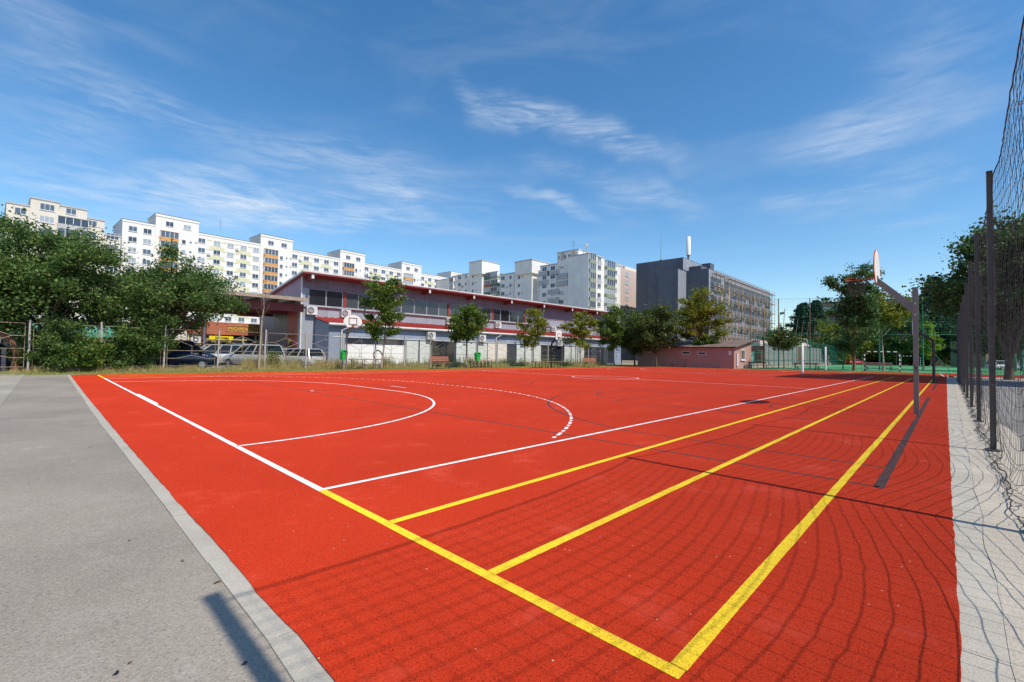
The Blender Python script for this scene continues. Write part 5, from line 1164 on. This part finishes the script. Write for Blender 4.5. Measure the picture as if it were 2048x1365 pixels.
def car(name, label, loc, rz, kind, paint, L_=4.4, closed=False, cat='car'):
    st, (b0, b1, r0, r1), H = PROF[kind]; t = thing(name, label, cat, loc, rz, 'parked cars'); mb = MB(); vs = []; n = 10
    for (x, zt, hw) in st:
        x *= L_; lo = .24 if abs(x) < .46*L_ else .34
        half = [(hw*.82, lo), (hw*.97, lo+.12), (hw, zt*.62), (hw*.97, zt*.90), (hw*.86, zt)]
        vs += [(x, y, z) for y, z in half] + [(x, -y, z) for y, z in reversed(half)]
    fs = [(i*n+k, i*n+(k+1)%n, (i+1)*n+(k+1)%n, (i+1)*n+k) for i in range(len(st)-1) for k in range(n)] + [tuple(range(n))[::-1], tuple(range((len(st)-1)*n, len(st)*n))]
    mb.add(vs, fs, 0, True); zb_ = st[3][1]-.03; hw = st[3][2]
    B = [(b0*L_,-hw*.90,zb_),(b1*L_,-hw*.90,zb_),(b1*L_,hw*.90,zb_),(b0*L_,hw*.90,zb_)]; T = [(r0*L_,-hw*.70,H-.05),(r1*L_,-hw*.70,H-.05),(r1*L_,hw*.70,H-.05),(r0*L_,hw*.70,H-.05)]
    mb.hexa([(p[0],p[1],H-.0501) for p in T], [((r0+.015)*L_,-hw*.62,H),((r1-.03)*L_,-hw*.62,H),((r1-.03)*L_,hw*.62,H),((r0+.015)*L_,hw*.62,H)])
    for p, q in zip(B, T): mb.bar(p, q, .075, .075)
    for f in ((.36, .66) if kind != 'van' else (.62,)):
        for s in (0, 3):
            a = Vector(B[s]).lerp(Vector(B[s+1 if s == 0 else 2]), f); c = Vector(T[s]).lerp(Vector(T[s+1 if s == 0 else 2]), f); mb.bar(a, c, .07, .06)
    if closed: mb.hexa([B[0], Vector(B[0]).lerp(Vector(B[1]), .61), Vector(B[3]).lerp(Vector(B[2]), .61), B[3]], [T[0], Vector(T[0]).lerp(Vector(T[1]), .61), Vector(T[3]).lerp(Vector(T[2]), .61), T[3]])
    mb.build('body', paint, t)
    g = MB(); sh = lambda p, c: tuple(Vector(p)+(Vector(c)-Vector(p))*.022); cc = (0, 0, (zb_+H)/2); g.hexa([sh(p, cc) for p in B], [sh(p, cc) for p in T]); g.build('windows', 'car_glass', t)
    for x in (-.30*L_, .305*L_):
        for s in (-1, 1):
            w_ = put('wheel', TYM, t, (x, s*(hw-.085), .32), 0 if s < 0 else PI); put('rim', RIM, w_)
    MB().box(-.40*L_, .42*L_, -hw*.80, hw*.80, .15, .30).build('underbody', 'black', t)
    for s in (-1, 1):
        MB().hexa([(-.503*L_,s*hw*.66,.72),(-.47*L_,s*hw*.95,.72),(-.46*L_,s*hw*.93,.72),(-.48*L_,s*hw*.6,.72)], [(-.498*L_,s*hw*.70,zb_),(-.47*L_,s*hw*.93,zb_),(-.46*L_,s*hw*.90,zb_),(-.48*L_,s*hw*.6,zb_)]).build('tail_light', 'taillight', t)
        MB().hexa([(.495*L_,s*hw*.50,.58),(.46*L_,s*hw*.90,.60),(.44*L_,s*hw*.88,.60),(.46*L_,s*hw*.5,.58)], [(.478*L_,s*hw*.52,.74),(.44*L_,s*hw*.93,.78),(.42*L_,s*hw*.9,.78),(.45*L_,s*hw*.5,.74)]).build('headlight', 'headlight', t)
        MB().hexa([(b1*L_*.82,s*(hw*.90),zb_+.02),(b1*L_*.98,s*hw*.90,zb_+.02),(b1*L_*.98,s*(hw+.17),zb_+.04),(b1*L_*.84,s*(hw+.17),zb_+.04)], [(b1*L_*.82,s*(hw*.90),zb_+.1),(b1*L_*.98,s*hw*.90,zb_+.1),(b1*L_*.98,s*(hw+.17),zb_+.17),(b1*L_*.84,s*(hw+.17),zb_+.17)]).build('mirror', paint, t)
    MB().box(-.512*L_, -.502*L_, -.26, .26, .66, .77).build('number_plate', 'plate', t); MB().box(.502*L_, .512*L_, -.26, .26, .42, .53).build('number_plate', 'plate', t)
    MB().box(-.512*L_, -.47*L_, -hw*.8, hw*.8, .34, .52).build('bumper', paint, t)
    return t
def at(px, v): p = pv(px, v); return (p.x, p.y, -.085)
car('parked_car', 'silver off-road car parked beside the hall with a roof rack, rear to the court', at(507, 32.8), rad(112), 'suv', 'car_silver', 4.5)
car('parked_car', 'silver estate car nearest the hall, red tail lamp towards the court', at(593, 32.4), rad(112), 'wagon', 'car_silver', 4.4)
car('parked_car', 'white car mostly hidden between the two silver cars', at(556, 38.5), rad(120), 'hatch', 'car_carwhite', 4.2)
car('parked_van', 'white panel van behind the silver off-road car', at(478, 40), rad(108), 'van', 'car_carwhite', 4.6, True, 'van')
car('parked_car', 'light silver people carrier parked side-on behind the striped column', at(424, 37.5), rad(182), 'suv', 'car_silver', 4.6)
car('parked_van', 'dark navy van under the overhanging tree, bonnet to the right', at(355, 31.6), rad(-14), 'van', 'car_navy', 4.4, False, 'van')
car('parked_car', 'dark blue car behind the fence bushes, pale rear plate showing', at(128, 31.8), rad(182), 'hatch', 'car_darkblue', 4.4)
car('parked_car', 'bright blue car behind the leaning tree trunk', at(38, 34.5), rad(4), 'hatch', 'car_blue', 4.2)
car('parked_car', 'dark blue car cut by the left picture edge', at(-14, 31.6), rad(10), 'hatch', 'car_darkblue', 4.3)
car('parked_car', 'grey car in the second row behind the left bushes', at(225, 38), rad(185), 'wagon', 'car_greycar', 4.4)
q = pz(1710, 105); car('parked_car', 'small red car parked beyond the turf', (q.x, q.y, -.08), rad(-45), 'hatch', 'car_redcar', 4.0)
q = pz(2013, 66); car('parked_car', 'silver-blue car seen through the ball net on the right', (q.x, q.y, -.08), rad(-50), 'wagon', 'car_silver', 4.6)
w_ = bpy.data.objects
rk_ = MB()
so_ = [o for o in COL.objects if o.get('label', '').startswith('silver off-road')][0]
for y in (-.55, .55): rk_.tube([(-1.7, y, 1.76), (.2, y, 1.76)], .025, 5)
for x in (-1.5, 0): rk_.bar((x, -.55, 1.74), (x, .55, 1.74), .04, .03)
rk_.build('roof_rack', 'black', so_)

# ------------------------------------------------------------------ people far away
def person(label, loc, rz, shirt, trouser, pose, group=None):
    J = {'pelvis': (0,0,.93), 'chest': (0,.01,1.28), 'neck': (0,0,1.48), 'head': (0,.02,1.60), 'top': (0,.02,1.74)}
    if pose == 'reach': arms = {1: [(.19,0,1.42), (.30,.22,1.42), (.24,.45,1.60)], -1: [(-.19,0,1.42), (-.30,.10,1.20), (-.22,.32,1.12)]}; legs = {1: [(.09,0,.90), (.12,.05,.48), (.12,-.02,.07), (.12,.14,.03)], -1: [(-.09,0,.90), (-.12,.02,.48), (-.12,-.06,.07), (-.12,.10,.03)]}
    else: arms = {1: [(.19,0,1.42), (.25,-.10,1.15), (.24,.06,.95)], -1: [(-.19,0,1.42), (-.25,.10,1.15), (-.23,.22,.98)]}; legs = {1: [(.09,0,.90), (.10,.20,.52), (.10,.16,.07), (.10,.32,.04)], -1: [(-.09,0,.90), (-.10,-.08,.50), (-.10,-.34,.12), (-.10,-.24,.03)]}
    V_ = [J['pelvis'], J['chest'], J['neck'], J['head'], J['top']]; E_ = [(0,1),(1,2),(2,3),(3,4)]; R_ = [.145,.165,.055,.095,.06]
    for s in (1, -1):
        b = len(V_); V_ += arms[s]; E_ += [(1,b),(b,b+1),(b+1,b+2)]; R_ += [.06,.045,.035]
        b = len(V_); V_ += legs[s]; E_ += [(0,b),(b,b+1),(b+1,b+2),(b+2,b+3)]; R_ += [.09,.065,.045,.04]
    me = bpy.data.meshes.new('person'); me.from_pydata(V_, E_, [])
    o = bpy.data.objects.new('person', me); COL.objects.link(o)
    sk = o.modifiers.new('skin', 'SKIN')
    for i, v in enumerate(me.skin_vertices[0].data): v.radius = (R_[i], R_[i]*.8); v.use_root = (i == 0)
    o.modifiers.new('sub', 'SUBSURF').levels = 1
    m2 = bpy.data.meshes.new_from_object(o.evaluated_get(bpy.context.evaluated_depsgraph_get())); bpy.data.objects.remove(o)
    for k in (shirt, trouser, 'skin'): m2.materials.append(M[k])
    for p in m2.polygons:
        c = p.center; p.material_index = 2 if c.z > 1.47 or (abs(c.x) > .235 and c.z < 1.34 and c.z > .8) or (pose == 'reach' and c.y > .26 and c.z > 1.0) else (0 if c.z > .95 else 1); p.use_smooth = True
    p_ = put('person', m2, None, loc, rz); tag(p_, label, 'person')
    h = MB(); n_ = 10
    rings = [(1.62,.105), (1.69,.108), (1.75,.085), (1.785,.03)]
    for i in range(3): h.add([(r*math.cos(2*PI*k/n_)*.86, .0+r*math.sin(2*PI*k/n_)-.005, z) for z, r in (rings[i], rings[i+1]) for k in range(n_)], [(k, (k+1)%n_, n_+(k+1)%n_, n_+k) for k in range(n_) if not (i == 0 and 1 <= k <= 3)], 0, True)
    h.build('hair', 'bark', p_); return p_
s_, z = onp(1426, 560, (126, 42.7), 0)
person('scaffold worker in a pale top reaching towards the grey wall', (126+s_, 42.75, lv[4]+.075), 0, 'cloth_pale', 'cloth_dark', 'reach')
q = pz(1864, 92); person('small figure in red walking at the far edge of the turf', (q.x, q.y, 0), rad(60), 'cloth_red', 'cloth_pale', 'walk')

# ------------------------------------------------------------------ trees
def T(px, v=None, Z=None):
    p = pv(px, v) if v is not None else pz(px, Z); return (p.x, p.y, -.05)
# the two spreading plum trees and the bushes at the left fence
tree('plum_tree', 'broad dark green tree at far left spreading over the fence', T(92, 29.6), 7.9, 1.5, 3.45, 3.2, .115, 'leaf_dark', 35000, 11, 62, .70, (.3, 0), 'tree', 'spreading trees by the parking', 'bark', .17, 4.45, 1, -.88, 4)
tree('plum_tree', 'broad dark green tree left of the hall, overhanging the navy van', T(328, 29.4), 7.0, 1.4, 3.45, 2.7, .11, 'leaf_dark', 29000, 23, 58, .62, (.3, 0), 'tree', 'spreading trees by the parking', 'bark', .16, 4.3, 1, -.9, 3)
t = thing('plum_tree', 'leaning bare-trunked tree at the left picture edge', 'tree', T(30, 29.2), 0, 'spreading trees by the parking')
MB().tube([(0,0,0), (.05,0,.9), (-.12,0,1.5), (-.6,0,2.0), (-1.1,.1,2.6), (-1.3,.2,3.5)], [.16,.13,.12,.11,.09,.05], 9).build('trunk', 'bark_red', t)
rng = np.random.default_rng(3); P_ = np.concatenate([rng.normal(size=(900, 3))*np.array([.55, .55, .42])+np.array([rng.uniform(-2.6, .6), rng.uniform(-.8, .8), rng.uniform(2.7, 5.0)]) for k in range(22)])
me = scatter_mesh('crown', P_, .11, rng); me.materials.append(M['leaf_dark']); put('crown', me, t)
for k, (px, v, H, rx, n_, sd_, lab) in enumerate(((126, 27.3, 2.7, 1.15, 8500, 5, 'wide leafy bush in front of the left fence'), (165, 27.2, 1.7, 1.0, 6000, 6, 'low yellow-green bush right of the wide leafy bush'), (262, 27.6, 3.4, .85, 8000, 7, 'tall leafy bush around the second tree trunk'),
        (303, 27.5, 3.9, .75, 9000, 8, 'narrow dark bush left of the navy van'), (238, 27.4, 1.2, .5, 1500, 9, 'small bush beside the second fence post'), (60, 29.5, 1.9, .7, 3000, 10, 'thin bush between the blue cars'), (548, 28.0, .95, .35, 1200, 14, 'small green shrub at the foot of the fence by the silver cars'))):
    tree('bush', lab, T(px, v), H, .3, rx, H*.48, .085, 'leaf_mid' if k in (1, 6) else 'leaf_dark', n_, sd_, 26, .36, (0,0), 'bush', 'bushes at the left fence', 'bark', .035, H*.52, 1, -.95, 5, crname='foliage')
# bare young tree by the canopy
t = thing('bare_tree', 'thin bare young tree in front of the canopy', 'tree', T(518, 27.0), 0)
b_ = MB(); b_.tube([(0,0,0), (.06,0,1.5), (.10,0,3.1), (.2,0,4.0), (.1,0,5.6)], [.075,.06,.045,.025,.006], 8); b_.build('trunk', 'bark_pale', t)
b_ = MB(); rr = random.Random(21)
for k in range(16):
    z = 2.6+.17*k; a = rr.uniform(0, 6.28); l_ = .5+.7*rr.random(); x0 = .09
    b_.tube([(x0,0,z), (x0+l_*.45*math.cos(a), l_*.45*math.sin(a), z+l_*.6), (x0+l_*.6*math.cos(a), l_*.6*math.sin(a), z+l_*1.25)], [.014,.009,.003], 4)
    b_.tube([(x0+l_*.45*math.cos(a), l_*.45*math.sin(a), z+l_*.6), (x0+l_*.8*math.cos(a+.5), l_*.8*math.sin(a+.5), z+l_*.95)], [.007,.002], 3)
b_.build('twigs', 'bark', t)
# young trees along the verge
YG = 'young trees along the verge'
tree('young_tree', 'tall slender young tree behind the left hoop, loose ragged crown', T(765, 26.9), 7.5, 1.9, 1.5, 2.6, .15, 'leaf_mid', 5200, 31, 30, .42, (.35, 0), 'tree', YG, 'bark_pale', .07, 4.7, 1, -1)
tree('young_tree', 'round-crowned young tree above the second green bin', T(932, 25.6), 5.5, 2.2, 1.62, 1.65, .15, 'leaf_mid', 8500, 32, 32, .45, (0, 0), 'tree', YG, 'bark_pale', .075, 3.6, 1, -.85)
tree('young_tree', 'thin yellowing young tree left of the black hoop post', T(1066, 25.4), 6.0, 1.9, 1.25, 2.1, .15, 'leaf_yellow', 3300, 33, 24, .38, (.1, 0), 'tree', YG, 'bark_pale', .06, 3.9, 1, -1)
tree('young_tree', 'see-through yellowing young tree right of the black hoop post', T(1160, 25.0), 6.6, 1.7, 1.75, 2.4, .15, 'leaf_yellow', 4200, 34, 32, .40, (0, 0), 'tree', YG, 'bark_pale', .065, 4.1, 1, -1)
tree('young_tree', 'fuller yellow-green young tree at the right end of the hall', T(1228, 26.0), 7.2, 2.0, 2.0, 2.6, .16, 'leaf_mid', 10500, 35, 40, .52, (0, 0), 'tree', YG, 'bark_pale', .08, 4.5, 1, -.9)
tree('ash_tree', 'dense dark browning tree over the left end of the pink house', T(1312, None, 53), 7.3, 2.0, 2.75, 2.75, .17, 'leaf_autumn', 20000, 41, 50, .66, (-.2, 0), 'tree', None, 'bark', .10, 4.55, 1, -.8)
tree('maple_tree', 'second dense tree behind the browning tree, between hall and pink house', T(1270, None, 58), 7.4, 1.9, 2.0, 3.0, .17, 'leaf_autumn', 11000, 42, 34, .62, (0, 0), 'tree', None, 'bark', .1, 4.0, 1, -.9)
tree('maple_tree', 'upright yellow-green tree in front of the scaffolding', T(1402, None, 54), 9.8, 2.7, 2.95, 3.6, .17, 'leaf_yellow', 12500, 43, 56, .54, (.2, .1), 'tree', None, 'bark_red', .17, 6.2, 1, -.8, 3)
tree('young_tree', 'little leafy shoot tree growing from the pink house wall', T(1412, None, 53.5), 3.6, 1.5, 1.1, .7, .15, 'leaf_mid', 2600, 44, 14, .36, (0, 0), 'tree', None, 'bark', .04, 3.0)
tree('young_tree', 'small bronze-leaved tree before the green cage fence', T(1568, None, 51), 4.5, 1.9, 1.7, 1.0, .16, 'leaf_autumn', 3400, 45, 20, .42, (-.3, .2), 'tree', None, 'bark', .06, 3.3)
tree('elm_tree', 'tall dark feathery tree at the turf edge behind the rim of the nearest hoop', T(1706, None, 49), 12.0, 1.8, 2.45, 5.3, .19, 'leaf_cool', 12500, 46, 66, .62, (0, 0), 'tree', None, 'bark_red', .12, 7.0, 1, -.95, 2)
tree('young_tree', 'slim yellow-flecked tree between the goal and the dark bench', T(1765, None, 52), 9.3, 3.4, 3.0, 2.3, .19, 'leaf_yellow', 7800, 47, 40, .6, (.4, 0), 'tree', None, 'bark_pale', .10, 7.0, 1, -.8)
tree('young_tree', 'darker lower tree just behind the yellow-flecked tree', T(1800, None, 62), 8.5, 2.0, 3.2, 3.2, .2, 'leaf_cool', 11000, 48, 40, .65, (0, 0), 'tree', None, 'bark', .1, 5.2)
tree('young_tree', 'bright light green small tree behind the nearest hoop post', T(1848, None, 63), 6.6, 1.6, 1.7, 2.4, .19, 'leaf_light', 6500, 49, 30, .5, (0, 0), 'tree', None, 'bark', .07, 4.2, 1, -.95)
conifer('pine_tree', 'large dark pine in front of the school, right of the nearest hoop', T(1868, None, 104), 20.5, 6.0, .30, 26000, 51, 'far pines')
conifer('pine_tree', 'dark pine left of the school building behind the ball-stop net', T(1606, None, 108), 14.5, 4.4, .30, 16000, 52, 'far pines')
conifer('pine_tree', 'second dark pine just right of the first far pine', T(1632, None, 118), 16.5, 4.4, .30, 14000, 53, 'far pines')
# belt of trees beyond the turf
BG_ = 'trees beyond the turf'
for k, (px, Z, H, rx, m_, n_, lab) in enumerate(((1560, 112, 9.0, 4.2, 'leaf_deep', 7000, 'dark rounded tree low behind the small bronze tree'), (1590, 118, 8.0, 4.0, 'leaf_deep', 6000, 'dark low tree under the far pine'), (1655, 112, 11.5, 5.5, 'leaf_mid', 12000, 'broad mid-green tree under the left end of the school'), (1680, 104, 9.5, 4.2, 'leaf_yellow', 8000, 'yellowing tree left of the tall feathery tree'),
        (1720, 112, 10.0, 4.6, 'leaf_yellow', 8000, 'yellowing tree right behind the tall feathery tree'), (1752, 116, 9.5, 4.6, 'leaf_deep', 7000, 'dark tree behind the nearer goal'), (1790, 108, 8.5, 4.2, 'leaf_mid', 7000, 'mid-green tree behind the goal crossbar'), (1822, 112, 9.5, 4.4, 'leaf_deep', 7000, 'dark tree left of the light green tree'),
        (1856, 104, 7.0, 4.0, 'leaf_deep', 6000, 'low dark tree under the large pine'), (1890, 112, 9.0, 4.6, 'leaf_deep', 7000, 'dark tree at the right beside the net fence'), (1640, 100, 6.0, 4.0, 'leaf_deep', 6000, 'low dark tree behind the white volleyball post'), (1700, 122, 7.0, 4.4, 'leaf_deep', 6000, 'dark low tree by the red car'), (1770, 124, 7.0, 5, 'leaf_deep', 6000, 'dark low tree behind the crossbar of the far goal'))):
    tree('background_tree', lab, T(px, None, Z), H, 1.0, rx, H*.47, .34, m_, n_, 60+k, 34, 1.25, (0,0), 'tree', BG_, 'bark', .14, H*.53, 1, -.98)
HS = 'clipped shrubs beyond the turf'
for k in range(12):
    px = 1655+k*24; tree('shrub', 'dark shrub in the row beyond the turf, %s from the left' % ('first second third fourth fifth sixth seventh eighth ninth tenth eleventh twelfth'.split()[k]), T(px, None, 128+4*(k % 2)), 3.6, .4, 3.4, 1.75, .34, 'leaf_deep', 3600, 90, 22, 1.0, (0,0), 'shrub', HS, 'bark', .06, 1.8, 1, -.98, key='shrub', rot=k*1.1, scl=.9+.2*((k*7) % 5)/5, crname='foliage')
# big trees behind the net on the right
tree('lime_tree', 'big dark tree behind the net fence at the right picture edge', T(2016, None, 31), 11.0, 3.4, 3.9, 3.7, .20, 'leaf_cool', 26000, 71, 60, .85, (0, 0), 'tree', 'trees behind the net fence', 'bark', .2, 7.2, 1, -.95, 3)
tree('lime_tree', 'second big dark tree farther behind the net fence', T(2012, None, 52), 12.0, 3.0, 3.8, 4.4, .24, 'leaf_cool', 24000, 72, 60, 1.0, (0, 0), 'tree', 'trees behind the net fence', 'bark', .2, 7.4, 1, -.95, 2)
tree('lime_tree', 'third dark tree far behind the net, hiding the school corner', T(2000, None, 82), 10.0, 2.0, 4.6, 4.6, .32, 'leaf_deep', 16000, 73, 50, 1.4, (0, 0), 'tree', 'trees behind the net fence', 'bark', .2, 6.0, 1, -.98, 2)
# right-hand background seen through the net
q = pz(2080, 90); t = thing('shop', 'low building with a red striped awning seen through the net', 'shop', (q.x, q.y, 0), rad(-50))
MB().box(-10, 8, 0, 8, -.1, 5.5).build('wall', 'olive', t); MB().hexa([(-9,-1.6,2.3),(0,-1.6,2.3),(0,0,2.9),(-9,0,2.9)], [(-9,-1.6,2.5),(0,-1.6,2.5),(0,0,3.1),(-9,0,3.1)]).build('awning', 'cloth_red', t)
many(t, [(WIN3, (-8+4.5*j, -.02, 1.2), 0) for j in range(3)])
for k, px in enumerate((2030, 2044)):
    q = pz(px, 58); tag(MB().tube([(0,0,0), (0,0,4.2)], .12, 8).tube([(0,0,4.2), (0,0,4.3)], .15, 8).build('fence_post', 'green_steel', None, tuple(q)), ('green steel post beyond the turf seen through the net, ' + ('left one' if k == 0 else 'right one')), 'post', 'green posts seen through the net')

# ------------------------------------------------------------------ weeds, verge grass, fallen leaves
rng = np.random.default_rng(99)
def blades(name, n, fx, fy, hmin, hmax, wd, mtl, lean, base=-.02, clump=0):
    if clump:
        c = np.stack([fx(clump), fy(clump)], 1); i = rng.integers(0, clump, n); P = c[i]+rng.normal(size=(n, 2))*np.array([.22, .16]); hm = (.55+.9*rng.random(clump))[i]
    else: P = np.stack([fx(n), fy(n)], 1); hm = np.ones(n)
    h = (hmin+(hmax-hmin)*rng.random(n)**1.6)*hm; pos = np.concatenate([P, np.full((n, 1), base)], 1)
    me = scatter_mesh(name, pos, wd, rng, blade=True, hts=h, lean=lean); me.materials.append(M[mtl]); o = put(name, me); o['kind'] = 'stuff'; return o
blades('dry_weeds', 9000, lambda n: rng.uniform(-3, 9, n), lambda n: 27.3+rng.normal(size=n)*.35, .06, .34, .022, 'dry', .4, -.03, 60)
blades('dry_weeds', 20000, lambda n: rng.uniform(8.3, 48, n), lambda n: 27.35+rng.normal(size=n)*.42+.25, .08, .52, .022, 'dry', .36, -.03, 200)
blades('dry_weeds', 5000, lambda n: rng.uniform(7.2, 14, n), lambda n: 27.9+rng.normal(size=n)*.4, .25, 1.0, .022, 'dry', .25, -.03, 60)
blades('green_weeds', 9000, lambda n: rng.uniform(14, 48, n), lambda n: 28.4+rng.normal(size=n)*.5, .2, 1.1, .03, 'blade', .3, -.03, 130)
blades('verge_grass', 52000, lambda n: rng.uniform(-3, 52, n), lambda n: rng.uniform(23.75, 27.4, n), .02, .10, .018, 'blade', .6)
blades('verge_grass', 16000, lambda n: rng.uniform(44, 58.5, n), lambda n: rng.uniform(-3.6, 22, n), .03, .10, .022, 'blade', .6)
blades('verge_grass', 6000, lambda n: rng.uniform(59.2, 60.5, n), lambda n: rng.uniform(-4, 1, n), .03, .10, .022, 'blade', .6, -.05)
rr = random.Random(31)
LFM = []
for k in range(4):
    b_ = MB(); n_ = 9; pts = [(.035*math.cos(2*PI*i/n_)*(1+.35*math.sin(i*2.3+k)), .022*math.sin(2*PI*i/n_)*(1+.3*math.cos(i*1.7+k)), .006+.008*math.sin(i*1.9+k)) for i in range(n_)]
    b_.add([(0,0,.003)]+pts, [(0,1+i,1+(i+1)%n_) for i in range(n_)]); b_.tube([(.03,0,.004), (.055,.006,.004)], .0016, 4); me = b_.mesh('fallen_leaf'); me.materials.append(M['bark' if k % 2 else 'black']); LFM.append(me)
for i, (px, py) in enumerate(((430, 1163), (437, 1160), (258, 1078), (365, 1118), (232, 1342), (260, 1320), (490, 1322), (180, 893), (600, 985), (865, 1115), (786, 1301), (1062, 1071), (1120, 1160), (978, 1135), (1835, 1180), (1400, 1205))):
    q = gnd(px, py); o = put('fallen_leaf', LFM[i % 4], None, (q.x, q.y, .002), rr.uniform(0, 6)); o.scale = (rr.uniform(.22, .42),)*3
    if q.x < -1: o.location.z = -.010
    tag(o, 'small dark dry leaf lying on the asphalt path' if q.x < -.9 else 'small dark crumb lying on the red court', 'fallen leaf' if q.x < -.9 else 'crumb', 'dry leaves on the path' if q.x < -.9 else 'crumbs on the red court')
    if q.x >= -.9: o.name = 'rubber_crumb'; o.scale = (.14,)*3
